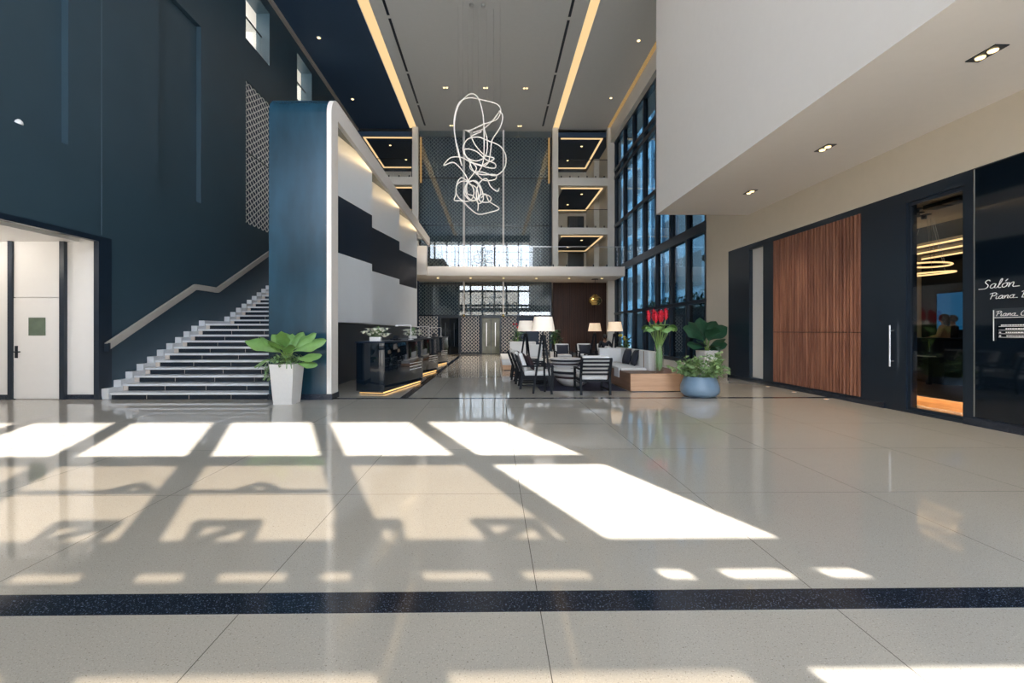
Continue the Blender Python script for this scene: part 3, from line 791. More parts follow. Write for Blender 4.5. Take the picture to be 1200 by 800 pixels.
CH = [((2.33, 10.55, 0), 0, 'dark timber armchair with its slatted back turned to the lobby beside the oak bench'),
      ((1.08, 11.52, 0), -PI/2, 'dark timber armchair facing the coffee table, right behind the closest tripod lamp'),
      ((1.02, 12.62, 0), -PI/2, 'dark timber armchair between two others in the row of three'),
      ((.95, 13.72, 0), -PI/2, 'dark timber armchair last in the row of three, beside the white banquette'),
      ((3.02, 19.3, .006), PI, 'pale-backed armchair with a dark cushion facing the lobby before the timber wall'),
      ((4.05, 19.6, .006), PI, 'dark armchair beside the seated person facing the lobby'),
      ((3.95, 15.3, .006), PI/2, 'armchair in profile behind the sofa with a dark cushion, closer of two'),
      ((3.85, 16.5, .006), PI/2, 'armchair in profile behind the sofa with a dark cushion, farther of two'),
      ((4.85, 19.2, .006), PI, 'armchair occupied by the person in dark clothes')]
for i, (l, rz, s) in enumerate(CH):
    if i == 0: A0.location = l; A0.rotation_euler = (0, 0, rz); A0['label'] = s
    else: again(A0, l, rz, s)
def cushion(loc, rz, tilt, mat, label, w=.46, h=.44, d=.13, group=None):
    b = B(); b.m = Matrix.Translation(loc) @ Matrix.Rotation(rz, 4, 'Z') @ Matrix.Rotation(math.radians(tilt), 4, 'X')
    n = 10; g = {}
    for s in (-1, 1):
        for i in range(n+1):
            for j in range(n+1):
                u, v = i/n*2-1, j/n*2-1
                th = (1-abs(u)**3)*(1-abs(v)**3); pin = 1-.06*(u*u+v*v)*0-.05*(1-abs(u)**2)*abs(v)**2-.05*(1-abs(v)**2)*abs(u)**2
                if (i in (0, n) or j in (0, n)) and s == 1: g[s, i, j] = g[-1, i, j]; continue
                g[s, i, j] = b._v((u*w/2*pin, s*d/2*th**.6, h/2+v*h/2*pin))
    for s in (-1, 1):
        for i in range(n):
            for j in range(n): b.bm.faces.new([g[s, i, j], g[s, i+1, j], g[s, i+1, j+1], g[s, i, j+1]])
    o = b.obj('throw_cushion', mat, smooth=60); return tag(o, label, 'cushion', group)
cushion((1.04, 11.50, .455), -PI/2, 24, 'brown', 'dark brown cushion on the first armchair of the row of three')
cushion((.98, 12.60, .455), -PI/2, 24, 'brown', 'dark brown cushion on the middle armchair of the row of three')
cushion((.91, 13.70, .455), -PI/2, 24, 'brown', 'dark brown cushion on the last armchair of the row of three')
cushion((3.02, 19.36, .455), PI, 22, 'charcoal', 'dark cushion on the pale-backed armchair before the timber wall', w=.52)
cushion((4.05, 19.66, .455), PI, 22, 'charcoal', 'dark cushion on the armchair beside the seated person', w=.52)
cushion((3.98, 15.3, .455), PI/2, 22, 'charcoal', 'dark cushion on the closer of the two armchairs in profile')
cushion((3.88, 16.5, .455), PI/2, 22, 'charcoal', 'dark cushion on the farther of the two armchairs in profile')

# oak platform sofa
t = thing('platform_sofa', 'white L-shaped sofa on a long oak platform next to the armchair', 'sofa', (4.0, 10.65, 0))
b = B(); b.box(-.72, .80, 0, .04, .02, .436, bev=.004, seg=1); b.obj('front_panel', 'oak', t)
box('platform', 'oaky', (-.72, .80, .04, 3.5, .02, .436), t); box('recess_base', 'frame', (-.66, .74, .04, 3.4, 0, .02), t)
B().box(-.70, -.04, .85, 3.45, .437, .50, bev=.02).obj('seat_pad', 'fabric', t)
b = B(); b.m = Matrix.Translation((.05, .72, .437)); b.box(-.09, .12, 0, 2.65, 0, .50, bev=.03, seg=3); b.obj('backrest', 'fabric', t)
B().box(-.70, .08, 3.2, 3.42, .50, .93, bev=.03, seg=3).obj('end_backrest', 'fabric', t)
box('strap', 'strap', (-.045, -.038, 1.05, 1.10, .44, .93), t)
B().box(-.735, -.71, .95, 1.40, .25, .505, bev=.004, seg=1).obj('runner_drop', 'fabric', t)
cushion((3.86, 12.35, .505), PI/2-.1, 16, 'charcoal', 'charcoal cushion against the sofa back, closer to the flower vase', w=.50, h=.46, d=.16)
cushion((3.84, 12.98, .505), PI/2+.1, 16, 'charcoal', 'charcoal cushion against the sofa back, farther from the flower vase', w=.50, h=.46, d=.16)

t = thing('banquette', 'low white banquette on an oak base behind the row of three armchairs', 'sofa', (1.15, 16.5, 0))
box('base', 'oak', (-.80, .80, 0, 4.2, .02, .20), t); box('recess_base', 'frame', (-.74, .74, .05, 4.1, 0, .02), t)
B().box(-.82, .80, -.02, 4.2, .20, .42, bev=.03).obj('seat_pad', 'fabric', t)
B().box(-.40, .80, 3.85, 4.15, .42, .98, bev=.04).obj('backrest', 'fabric', t)
B().box(.30, .80, 1.2, 1.45, .42, .92, bev=.04).obj('arm_cushion', 'fabric', t)

# coffee tables
def ctable(loc, label):
    t = thing('coffee_table', label, 'coffee table', loc, 0, 'round banded coffee tables')
    B().lathe([(.18, 0), (.24, .0), (.33, .05), (.42, .13), (.46, .20), (.46, .21)], 40).obj('bowl_base', 'fabric', t)
    B().lathe([(.47, .21), (.49, .27)], 40).obj('brown_band', 'brown', t)
    B().lathe([(.50, .27), (.55, .335)], 40).obj('white_band', 'fabric', t)
    B().lathe([(.54, .335), (.57, .405)], 40).obj('dark_band', 'charcoal', t)
    B().lathe([(.60, .405), (.625, .41), (.625, .445), (.60, .45)], 40).obj('rim', 'fabric', t)
    B().lathe([(.595, .44), (.0, .4515)], 40).obj('table_top', 'black', t)
ctable((2.13, 11.95, .006), 'round banded white coffee table closest to the slatted-back armchair')
ctable((2.68, 16.6, .006), 'round banded white coffee table in the far seating group')

# floor lamps
def flamp(loc, rz, label, mat):
    t = thing('floor_lamp', label, 'floor lamp', loc, rz, 'tripod floor lamps with drum shades')
    B().lathe([(.275, 1.45), (.213, 1.785)], 36, cap=False).obj('lamp_shade', mat, t)
    b = B(); b.lathe([(.02, 1.50), (.05, 1.53), (.055, 1.58), (.03, 1.64)], 14); b.obj('bulb', 'leddim', t)
    b = B(); b.tube([(0, 0, 1.30), (0, 0, 1.52)], .014, 8)
    for k in range(3): b.bar((0, 0, 1.72), (.22*math.cos(k*2.094), .22*math.sin(k*2.094), 1.74), .008)
    b.tube([(0, 0, 1.5), (0, 0, 1.74)], .008, 6); b.obj('stem', 'metal', t)
    B().lathe([(.05, 1.26), (.06, 1.28), (.06, 1.36), (.03, 1.38)], 16).obj('hub', 'ash', t)
    for k in range(3):
        a = k*2*PI/3; B().bar((.04*math.cos(a), .04*math.sin(a), 1.36), (.25*math.cos(a), .25*math.sin(a), 0), .034, .045).obj('leg', 'ash', t)
flamp((1.17, 10.45, 0), math.radians(75), 'black tripod floor lamp with a large white shade before the row of armchairs', 'shade')
flamp((1.05, 14.35, 0), math.radians(40), 'black tripod floor lamp with a white shade half hidden behind the closest lamp', 'shade')
flamp((4.35, 15.95, 0), math.radians(20), 'black tripod floor lamp with a glowing shade behind the white sofa', 'shadew')
flamp((4.22, 18.55, 0), math.radians(50), 'black tripod floor lamp with a small glowing shade before the timber wall', 'shadew')

# flower vase on the platform
def ginger_vase(loc, label, seed, small=False, z0=0):
    t = thing('flower_vase', label, 'flower vase', loc)
    r = random.Random(seed)
    B().lathe([(.105, 0), (.11, .01), (.11, .70), (.104, .70), (.104, .03)], 28).obj('glass', 'vglass', t)
    b = B()
    for i in range(16):
        a = i*2.4; b.leaf((.06*math.cos(a), .06*math.sin(a), .06), a, 1.56, r.uniform(.40, .60), .075, .0, n=4)
    b.obj('leaf_lining', 'leafb', t)
    bs = B(); bl = B(); bf = B()
    tips = [(-.27, -.02, 1.27), (-.12, .05, 1.30), (0, -.06, 1.26), (.08, .04, 1.27), (.16, -.02, 1.32), (-.10, -.05, 1.24)]
    for i, (x, y, z) in enumerate(tips):
        bs.tube(spline([(x*-.1, y*-.1, .05), (x*.25, y*.3, .6), (x*.8, y, z-.12), (x, y, z)], 4), .010, 6)
        bf.lathe([(.012, -.03), (.034, .02), (.042, .09), (.034, .17), (.014, .25), (.002, .28)], 12, (x, y, z))
        for k in range(14):
            bf.leaf((x, y, z+.0+.015*k), k*2.4, .75, .085, .06, -.3, n=3)
    for k in range(13):
        a = k*2*PI/13; c = Vector((.05*math.cos(a), .05*math.sin(a), .62)); e = Vector((.28*math.cos(a), .20*math.sin(a), 1.10+.05*math.sin(k*2.3)))
        bs.tube(spline([c*.5, c, e], 3), .007, 5)
        bl.leaf(e*.75+c*.25+Vector((0,0,.06)), a, 1.1, .30, .28, 3.0, fold=.2, n=9, peak=.5, roll=.5*math.sin(k*1.7))
    for k in range(6):
        a = k*1.05+.4; bl.leaf((.05*math.cos(a), .05*math.sin(a), 1.10), a, 1.0, .26, .24, 1.8, n=6)
    bs.obj('stems', 'stem', t); bl.obj('large_leaves', 'leaf', t); bf.obj('blossoms', 'red', t)
ginger_vase((4.09, 10.98, .437), 'clear glass vase of red torch ginger and big leaves on the oak platform', 3)
# plants further back
def shrub(loc, label, h, seed, top='leafd', pot='white', flower=None):
    t = thing('potted_shrub', label, 'potted plant', loc)
    B().lathe([(.17, 0), (.22, .45), (.20, .45), (.19, .40)], 20).obj('pot', pot, t); r = random.Random(seed)
    bs = B(); b = B()
    for i in range(12):
        a = i*2.4; e = Vector((.35*math.cos(a)*r.random(), .3*math.sin(a)*r.random(), h*r.uniform(.6, .95)))
        bs.tube([(0, 0, .38), e], .012, 5)
        for k in range(5): b.leaf(e+Vector((0, 0, -.1*k)), r.uniform(0, 6.3), r.uniform(-.1, .9), r.uniform(.25, .42), .16, 1.0, n=5)
    bs.obj('stems', 'stem', t); b.obj('leaves', top, t)
    if flower:
        bf = B()
        for k in range(5): bf.ball((r.uniform(-.25, .25), r.uniform(-.2, .2), h*r.uniform(.92, 1.05)), .055, sub=1)
        bf.obj('blossoms', flower, t)
shrub((1.15, 21.9, 0), 'dark leafy shrub with a red bloom behind the shaded tripod lamps', 1.75, 11, flower='red')
shrub((3.05, 22.3, 0), 'dark leafy shrub against the timber wall behind the pale-backed armchair', 1.80, 12)
shrub((4.95, 16.9, 0), 'low shrub with yellow flowers in a white pot behind the sofa', 1.25, 13, flower='yellow')

# pendant
t = thing('pendant_lamp', 'brass globe pendant of stacked discs hanging beneath the balcony', 'pendant lamp', (6.02, 26.4, 4.53))
B().lathe([(.20, -.03), (.20, 0)], 24).obj('ceiling_canopy', 'frame', t); B().tube([(0, 0, -.03), (0, 0, -.90)], .012, 6).obj('cord', 'metal', t)
b = B()
for k, (r0, r1) in enumerate(((.10, .22), (.26, .34), (.36, .40), (.40, .37), (.33, .25))):
    z = -.90-k*.13; b.lathe([(r0*.9, z), (r0, z-.01), (r1, z-.10), (r1*.96, z-.115)], 32)
b.obj('discs', 'brass', t); B().ball((0, 0, -1.25), .22).obj('bulb', 'leddim', t)

# ------------------------------------------------------------------ chandelier
t = thing('chandelier', 'white squiggle of light tubes hanging high in the middle of the lobby', 'chandelier', (-.58, 17, 7.93))
K = .006476
loops = [
 [(205,470),(172,340),(160,210),(185,110),(245,58),(290,75),(320,140),(335,240),(332,440),(290,515)],
 [(205,460),(190,400),(165,290),(167,200),(195,120),(250,82),(330,80),(410,92),(435,130),(415,190),(370,225),(335,245),(260,278),(230,270),(230,257),(265,262),(330,243),(385,205),(425,165)],
 [(425,160),(445,200),(430,260),(385,320),(375,370),(360,440),(320,462),(250,440),(215,390),(240,335),(300,315),(360,325),(430,345),(465,400),(455,480),(400,530),(330,520),(290,520)],
 [(335,260),(355,320),(345,400),(290,430),(235,415),(225,380),(290,400),(350,450),(400,465),(400,480),(360,470),(330,455),(395,425),(340,415),(290,370),(265,320),(270,300),(320,265)],
 [(340,460),(260,440),(200,420),(140,435),(105,485),(160,465),(215,510),(240,552),(200,530),(175,570),(170,640),(165,682),(210,690),(250,725),(300,755),(360,740),(425,712),(365,672),(345,638),(308,655),(318,692),(368,690),(375,655),(340,632),(318,650)],
 [(425,605),(412,630),(375,605),(350,555),(310,570),(290,620),(302,682),(332,660),(318,600),(285,570),(240,590),(222,640),(260,675),(300,650),(290,590),(250,575)],
 [(260,460),(255,490),(290,512),(335,545),(400,540),(402,520),(330,530),(280,520),(255,462),(292,492),(240,560),(235,620),(270,640),(300,690),(300,740)],
 [(225+52*math.cos(a*PI/6), 622+52*math.sin(a*PI/6)) for a in range(13)],
 [(272+44*math.cos(a*PI/6), 618+58*math.sin(a*PI/6)) for a in range(13)],
]
for i, lp in enumerate(loops):
    n = len(lp)
    pts = [((x-300)*K, .24*math.sin(k*.8+i*1.9) if i < 7 else .2*math.sin(k*PI/6+i), (440-y)*K) for k, (x, y) in enumerate(lp)]
    B().tube(spline(pts, 8), .021, 7).obj('light_tube', 'neon', t, smooth=60)
for x, y, z in ((-.22, 0, 2.0), (.02, .1, 2.4), (-.55, -.2, 2.3), (.6, .2, 2.2), (.85, -.1, 1.9), (-.75, .1, 1.4), (.35, .3, 2.3), (-.35, -.3, 2.35)):
    B().tube([(x, y, z), (x, y, H-7.93)], .006, 4).obj('cable', 'steel', t)
B().tube([(-.24, 0, .85), (-.24, 0, 1.15)], .06, 10).obj('junction', 'steel', t)
for x in (-.24, .2): B().lathe([(.07, H-7.93-.10), (.09, H-7.93)], 12, (x, 0, 0)).obj('ceiling_canopy', 'steel', t)
# ------------------------------------------------------------------ recessed lights
def twin(label, group, loc, rz=0):
    t = thing('recessed_downlight', label, 'downlight', loc, rz, group)
    b = B(); b.box(-.17, .17, -.085, .085, -.012, 0); b.obj('trim_plate', 'frame' if 'soffit' in label else 'ceil_grey', t)
    for s in (-.07, .07): B().lathe([(.045, -.026), (.05, -.012)], 14, (s, 0, 0)).obj('bulb', 'lamp', t)
    return t
def single(label, group, loc):
    t = thing('recessed_downlight', label, 'downlight', loc, 0, group)
    B().lathe([(.085, -.014), (.10, 0)], 18).obj('trim_ring', 'ceil_grey', t); B().lathe([(.06, -.026), (.065, -.012)], 16).obj('bulb', 'lamp', t)
    return t
a = None
for (x, y), l in zip(((-2.42, 22.8), (-.38, 22.8), (1.65, 22.8), (-2.5, 27.0), (1.6, 27.0)), ('in the front row of three, on the reception side', 'in the front row of three, middle one', 'in the front row of three, on the window side', 'in the rear row of two, on the reception side', 'in the rear row of two, on the window side')):
    l = 'twin ceiling downlight '+l
    a = again(a, (x, y, H), 0, l) if a else twin(l, 'central ceiling twin downlights', (x, y, H))
a = None
for x, y in ((-7.35, 19.0), (-7.5, 24.0)):
    a = again(a, (x, y, H)) if a else single('single downlight in the navy ceiling above the stairs', 'navy ceiling downlights', (x, y, H))
a['label'] = 'single downlight in the navy ceiling, the one above the reception block'
a = None
for x, y in ((6.2, 19.0), (6.25, 23.7)):
    a = again(a, (x, y, H)) if a else single('single downlight in the grey ceiling closest to the white upper volume', 'window-side ceiling downlights', (x, y, H))
a['label'] = 'single downlight in the grey ceiling farther from the white upper volume'
a = None
for (x, y), l in zip(((5.98, 5.35), (6.1, 8.15), (6.22, 10.75)), ('twin downlight in the cream soffit above the black glass sign wall', 'twin downlight in the cream soffit above the slat panel', 'twin downlight in the cream soffit at its far end')):
    a = again(a, (x, y, 4.82), PI/2, l) if a else twin(l, 'soffit twin downlights', (x, y, 4.82), PI/2)
for zc, nm in ((7.35, 'lowest'), (10.32, 'middle'), (13.40, 'top')):
    for e, x0 in ((1, 5.35), (-1, -6.5)):
        if e < 0 and zc != 13.40: continue
        l = 'tiny downlight in the %s gallery ceiling %s' % (nm, 'beside the curtain wall' if e > 0 else 'above the reception block')
        for dx, y, q in ((.35 if e > 0 else -.1, 28.8, ', front one'), (-.15 if e > 0 else .45, 31.2, ', rear one')): single(l+q, 'gallery downlights', (x0+dx, y, zc-.03))
a = None
for i in range(6):
    x = -3.2+i*1.9
    l = 'tiny downlight beneath the balcony, %s from the reception side' % ['first', 'second', 'third', 'fourth', 'fifth', 'sixth'][i]
    a = again(a, (x, 25.9, 4.53), 0, l) if a else single(l, 'balcony underside downlights', (x, 25.9, 4.53))
for i, (x, y) in enumerate(((7.17, 11.6), (7.15, 10.55), (7.1, 9.45))):
    t = thing('floor_uplight', ['small floor uplight at the slat panel, closest to the white recess', 'small floor uplight at the middle of the slat panel', 'small floor uplight at the end of the slat panel next to the glass door'][i], 'floor light', (x, y, 0), 0, 'slat panel uplights')
    B().lathe([(.05, 0), (.05, .006), (.035, .008)], 16).obj('ring', 'steel', t); B().lathe([(.032, .008), (.0, .010)], 14).obj('lens', 'led', t)
t = thing('niche_glint', 'small added white dome imitating a glint of sun on the navy wall niche ledge', 'lamp', (XL-.05, 8.05, 5.1))  # dome added to imitate a bright patch of light on the ledge
B().lathe([(.05, 0), (.06, .03), (.05, .07), (.02, .10), (0, .105)], 16).obj('dome', 'text', t); B().lathe([(.055, 0), (.055, .01)], 16).obj('base', 'steel', t)

# ------------------------------------------------------------------ lettering
GL = {
 'S': [[(.52,.86),(.40,1.0),(.22,.95),(.16,.76),(.30,.56),(.46,.40),(.44,.14),(.24,0),(-.25,.0)]],
 'a': [[(.42,.46),(.24,.52),(.06,.36),(.04,.12),(.18,0),(.34,.12),(.44,.48),(.40,.08),(.56,.0)]],
 'l': [[(.0,.05),(.20,.5),(.26,1.0),(.14,.9),(.10,.2),(.18,0),(.34,.04)]],
 'o': [[(.26,.5),(.08,.4),(.04,.14),(.18,0),(.36,.12),(.40,.38),(.26,.5),(.50,.46)]],
 'n': [[(.04,.5),(.06,0),(.14,.36),(.30,.52),(.38,.40),(.36,.08),(.48,.0)]],
 'i': [[(.10,.5),(.08,.10),(.16,0),(.30,.06)], [(.12,.74),(.14,.78)]],
 'P': [[(.16,0),(.24,.95)], [(-.06,.86),(.22,1.0),(.56,.98),(.62,.74),(.46,.54),(.18,.52)]],
 'G': [[(.66,.80),(.52,1.0),(.24,.92),(.06,.56),(.08,.16),(.30,-.02),(.56,.12),(.64,.46),(.36,.46)], [(.64,.46),(.62,-.04)]],
 'B': [[(.14,0),(.22,.95)], [(-.04,.90),(.24,1.0),(.56,.96),(.58,.70),(.40,.54),(.22,.52),(.50,.50),(.62,.28),(.46,.02),(.14,0)]],
}
WD = {'S':.64,'a':.58,'l':.36,'o':.50,'n':.52,'i':.32,'P':.64,'G':.90,'B':.8,' ':.62}
def script(bld, text, y0, z0, h, x, r, accent=None, under=False, squash=1.0):
    cur = 0; ystart = y0
    for k, ch in enumerate(text):
        for st in GL.get(ch, []):
            pts = [(x, y0-(cur+u+.22*v)*h*squash, z0+v*h) for u, v in st]
            bld.tube(spline(pts, 3), r, 5)
        if accent == k: bld.tube([(x, y0-(cur+.34)*h*squash, z0+.70*h), (x, y0-(cur+.52)*h*squash, z0+.92*h)], r, 5)
        cur += WD[ch]
        if ch == ' ' or k == len(text)-1:
            pass
        if k+1 < len(text) and text[k+1] == ' ':
            bld.tube([(x, y0-(cur-.1)*h*squash, z0), (x, y0-(cur+.35)*h*squash, z0+.02*h)], r, 5)
b = B(); script(b, 'Salon G', 6.66, 2.085, .125, XR-.022, .0052, accent=3, squash=1.32)
tag(b.obj('sign_lettering', 'text'), 'larger white script line, topmost lettering on the black glass', 'lettering')
b = B(); script(b, 'Piano B', 6.56, 1.925, .088, XR-.022, .0045, squash=1.42)
tag(b.obj('sign_lettering', 'text'), 'smaller white script line on the black glass just above the notice plate', 'lettering')
t = thing('sign_plate', 'small framed notice plate with a script heading on the black glass', 'sign', (XR-.012, 6.50, 1.36))
box('header', 'plate', (-.012, 0, -.52, 0, .285, .42), t)
b = B(); script(b, 'Piano G', -.03, .312, .07, -.018, .004, squash=1.4); b.obj('heading', 'text', t)
b = B(); b.box(-.016, -.012, -.52, 0, .283, .292); b.box(-.016, -.012, -.012, 0, -.05, .40); b.obj('border', 'text', t)
b = B()
for i in range(4): b.box(-.014, -.010, -.50, -.07, .0+i*.052, .006+i*.052)
b.obj('rule_lines', 'text', t)
b = B(); rr = random.Random(4)
for i, (u0, u1) in enumerate(((.17, .40), (.16, .42), (.16, .42), (.10, .50))):
    u = u0
    while u < u1:
        w = rr.uniform(.012, .03); b.box(-.013, -.010, -u-w, -u, .014+i*.052, .030+i*.052); u += w+.008
for i in (0, 1): b.box(-.013, -.010, -.10, -.075, .012+i*.052, .03+i*.052)
b.obj('small_print', 'text', t)

# ------------------------------------------------------------------ piano bar behind the glass door
sbox('wall_bar', 'base', (14.0, 14.2, 2.8, 16.2, 0, 4.2)); sbox('wall_bar_end', 'base', (XR+.6, 14.2, 16.0, 16.2, 0, 4.2)); sbox('wall_bar_front', 'base', (XR+.2, 14.2, 2.6, 2.8, 0, 4.2))
sbox('ceiling_bar', 'cream', (XR+.2, 14.2, 2.6, 16.2, 4.0, 4.2))
sbox('wall_bar_column', 'cream', (11.55, 12.15, 12.55, 12.9, .21, 4.0))
sbox('ceiling_bar_beam', 'base', (10.55, 14, 2.8, 16, 3.62, 4.0))
t = thing('lit_step', 'glowing oak step running inside the glass door', 'step', (8.35, 9, 0))
box('riser', 'stepglow', (0, .05, -5.5, 4.8, .0, .19), t); box('nosing', 'darkwood', (-.06, 5.6, -5.5, 6.8, .19, .215), t)
for i, x in enumerate((10.8, 11.7, 12.7)):
    o = box('linear_light', 'ring', (x-.02, x+.02, 7, 15.9, 3.56, 3.60) if x > 10.2 else (x-.02, x+.02, 7, 15.9, 3.95, 4.0))
    tag(o, ['thin warm linear light in the bar ceiling, uppermost of three seen through the door', 'thin warm linear light in the bar ceiling, middle of three seen through the door', 'thin warm linear light in the bar ceiling, lowest of three seen through the door'][i], 'ceiling light', 'bar linear lights')
def ring(loc, r, label, tl):
    t = thing('ring_lamp', label, 'pendant lamp', loc, 0, 'bar ring pendants')
    b = B(); b.tube([(r*math.cos(k*PI/24), r*math.sin(k*PI/24), .0+tl*math.cos(k*PI/24)) for k in range(48)], .018, 8, closed=True); b.obj('light_ring', 'ring', t, smooth=60)
    for k in (0, 16, 32): B().tube([(r*math.cos(k*PI/24), r*math.sin(k*PI/24), 0), (r*.3*math.cos(k*PI/24), r*.3*math.sin(k*PI/24), 3.99-loc[2])], .004, 4).obj('cable', 'steel', t)
ring((9.68, 9.93, 2.73), .50, 'large warm ring pendant in the bar, lower one', .03)
ring((9.85, 10.0, 2.95), .38, 'warm ring pendant in the bar hanging above the lower ring', -.02)
ring((9.75, 10.75, 3.05), .4, 'warm ring pendant in the bar cut off by the door frame', .03)
for i, (x, y) in enumerate(((8.85, 9.25), (9.15, 9.55), (9.45, 9.7), (8.95, 10.2))):
    t = thing('track_spot', 'small dark spotlight on the bar ceiling, %s from the door frame' % ['first', 'second', 'third', 'fourth'][i], 'spotlight', (x, y, 4.0), 0, 'bar ceiling spots')
    box('plate', 'frame', (-.05, .05, -.12, .12, -.02, 0), t); B().lathe([(.05, -.09), (.05, -.02)], 12).obj('head', 'frame', t)
t = thing('ceiling_speaker', 'square dark ceiling unit in the bar near the door top', 'ceiling unit', (8.9, 8.65, 4.0))
box('box', 'frame', (-.15, .15, -.36, -.02, -.08, 0), t, .01); box('box', 'frame', (-.15, .15, .02, .36, -.08, 0), t, .01)
t = thing('screen', 'blue glowing screen on the bar back wall behind the two people', 'screen', (13.98, 13.35, 0))
box('panel', 'blue', (-.02, 0, -.75, .55, 1.5, 2.62), t); b = B(); b.box(-.04, 0, -.78, .58, 2.62, 2.68); b.box(-.04, 0, -.78, .58, 1.44, 1.50); b.box(-.04, 0, -.78, -.75, 1.5, 2.62); b.box(-.04, 0, .55, .58, 1.5, 2.62); b.obj('frame', 'frame', t)
# upright piano
t = thing('upright_piano', 'black upright piano standing in the bar behind the door', 'piano', (10.5, 10.9, .215), math.radians(-12))
box('body', 'black', (0, .55, -.78, .78, 0, 1.05), t, .01); box('lid', 'black', (-.03, .57, -.80, .80, 1.05, 1.075), t, .006)
box('key_bed', 'black', (-.30, 0, -.76, .76, .56, .64), t, .006)
b = B()
for k in range(50): b.box(-.27, -.10, -.70+k*.028, -.70+k*.028+.026, .64, .66)
b.obj('white_keys', 'ivory', t)
b = B()
for k in range(49):
    if k % 7 not in (2, 6): b.box(-.20, -.10, -.70+k*.028+.020, -.70+k*.028+.034, .66, .672)
b.obj('black_keys', 'black', t)
for y in (-.70, .70): box('leg', 'black', (-.28, -.21, y-.035, y+.035, 0, .56), t)
for y in (-.08, 0, .08): box('pedal', 'brass', (-.12, 0, y-.012, y+.012, .04, .06), t)
box('music_rack', 'black', (-.04, 0, -.35, .35, .75, 1.0), t)

# ------------------------------------------------------------------ people
def skin(name, J, E, mat, parent, sub=2, root=0):
    me = bpy.data.meshes.new(name); me.from_pydata([j[0] for j in J], E, []); me.materials.append(M[mat])
    o = bpy.data.objects.new(name, me); COL.objects.link(o); o.parent = parent
    o.modifiers.new('skin', 'SKIN')
    for v, j in zip(me.skin_vertices[0].data, J):
        r = j[1]; v.radius = r if isinstance(r, tuple) else (r, r)
    me.skin_vertices[0].data[root].use_root = True
    m = o.modifiers.new('smooth', 'SUBSURF'); m.levels = sub; m.render_levels = sub
    for md in o.modifiers:
        if md.type == 'SKIN': md.use_smooth_shade = True
    return o
def person(label, loc, rz, pose, top, bottom, long_hair=False):
    """faces +y; POSE gives joints: hip, chest, neck, head, and per side shoulder, elbow, wrist, hipj, knee, ankle, toe"""
    t = thing('person', label, 'person', loc, rz)
    p = {k: Vector(v) for k, v in pose.items()}
    J = []; E = []; ix = {}
    def add(k, pos, r, to=None):
        ix[k] = len(J); J.append((tuple(pos), r))
        if to is not None: E.append((ix[to], ix[k]))
    add('hip', p['hip'], (.145, .105)); add('waist', p['hip'].lerp(p['chest'], .5), (.125, .09), 'hip'); add('chest', p['chest'], (.145, .10), 'waist')
    add('neck', p['neck'], .055, 'chest'); h = p['head']; d = (h-p['neck']).normalized()
    add('jaw', h-d*.06, (.06, .07), 'neck'); add('skull', h+d*.03, (.078, .092), 'jaw'); add('crown', h+d*.095, (.05, .06), 'skull')
    fw = Vector(pose.get('look', (0, 1, 0))).normalized()
    add('nose', h-d*.01+fw*.105, .012, 'skull')
    side = d.cross(fw).normalized()
    for s in (-1, 1): add('ear%d' % s, h+side*s*.082, .014, 'skull')
    for s in ('L', 'R'):
        add('sh'+s, p['sh'+s], .058, 'chest'); add('el'+s, p['el'+s], .042, 'sh'+s); add('wr'+s, p['wr'+s], .028, 'el'+s)
        f = (p['wr'+s]-p['el'+s]).normalized(); x = f.cross(Vector((0, 0, 1))); x = x.normalized() if x.length > .1 else Vector((1, 0, 0)); x = x if s == 'R' else -x
        dn = f.cross(x).normalized(); dn = dn if dn.z < 0 else -dn
        palm = p['wr'+s]+f*.06; add('pa'+s, palm, (.034, .017), 'wr'+s)
        for k, (o, L) in enumerate(((-.027, .070), (-.009, .080), (.009, .076), (.027, .060))):
            a = palm+f*.025+x*o; add('f%s%da' % (s, k), a+f*L*.5+dn*.010, .009, 'pa'+s); add('f%s%db' % (s, k), a+f*L*.9+dn*.032, .008, 'f%s%da' % (s, k))
        add('t%sa' % s, p['wr'+s]+f*.045-x*.045+dn*.012, .011, 'pa'+s); add('t%sb' % s, p['wr'+s]+f*.085-x*.055+dn*.022, .009, 't%sa' % s)
        add('hj'+s, p['hj'+s], .085, 'hip'); add('kn'+s, p['kn'+s], .058, 'hj'+s); add('ca'+s, p['kn'+s].lerp(p['an'+s], .3), .056, 'kn'+s); add('an'+s, p['an'+s], .036, 'ca'+s); add('to'+s, p['to'+s], (.04, .028), 'an'+s)
    skin('body', J, E, 'skin', t)
    V = lambda k: p[k]
    JT = [(tuple(p['hip']), (.165, .125)), (tuple(p['hip'].lerp(p['chest'], .5)), (.145, .11)), (tuple(p['chest']), (.165, .12)), (tuple(p['chest'].lerp(p['neck'], .75)), .08)]
    ET = [(0, 1), (1, 2), (2, 3)]
    for s in ('L', 'R'):
        k = len(JT); JT += [(tuple(p['sh'+s]), .075), (tuple(p['el'+s]), .056), (tuple(p['el'+s].lerp(p['wr'+s], .85)), .043)]; ET += [(2, k), (k, k+1), (k+1, k+2)]
    skin('shirt', JT, ET, top, t)
    JB = [(tuple(p['hip']-Vector((0, 0, .02))), (.165, .13))]; EB = []
    for s in ('L', 'R'):
        k = len(JB); JB += [(tuple(p['hj'+s]), .105), (tuple(p['kn'+s]), .075), (tuple(p['kn'+s].lerp(p['an'+s], .92)), .055)]; EB += [(0, k), (k, k+1), (k+1, k+2)]
    skin('trousers', JB, EB, bottom, t)
    b = B()
    for s in ('L', 'R'):
        a, c = p['an'+s], p['to'+s]; f = (c-a); f.z = 0; f.normalize()
        b.tube([a-f*.05+Vector((0, 0, -.02)), a+f*.02+Vector((0, 0, -.02)), c+Vector((0, 0, .0)), c+f*.06], [.042, .05, .042, .02], 10)
    b.obj('shoes', 'darkcloth', t, smooth=60)
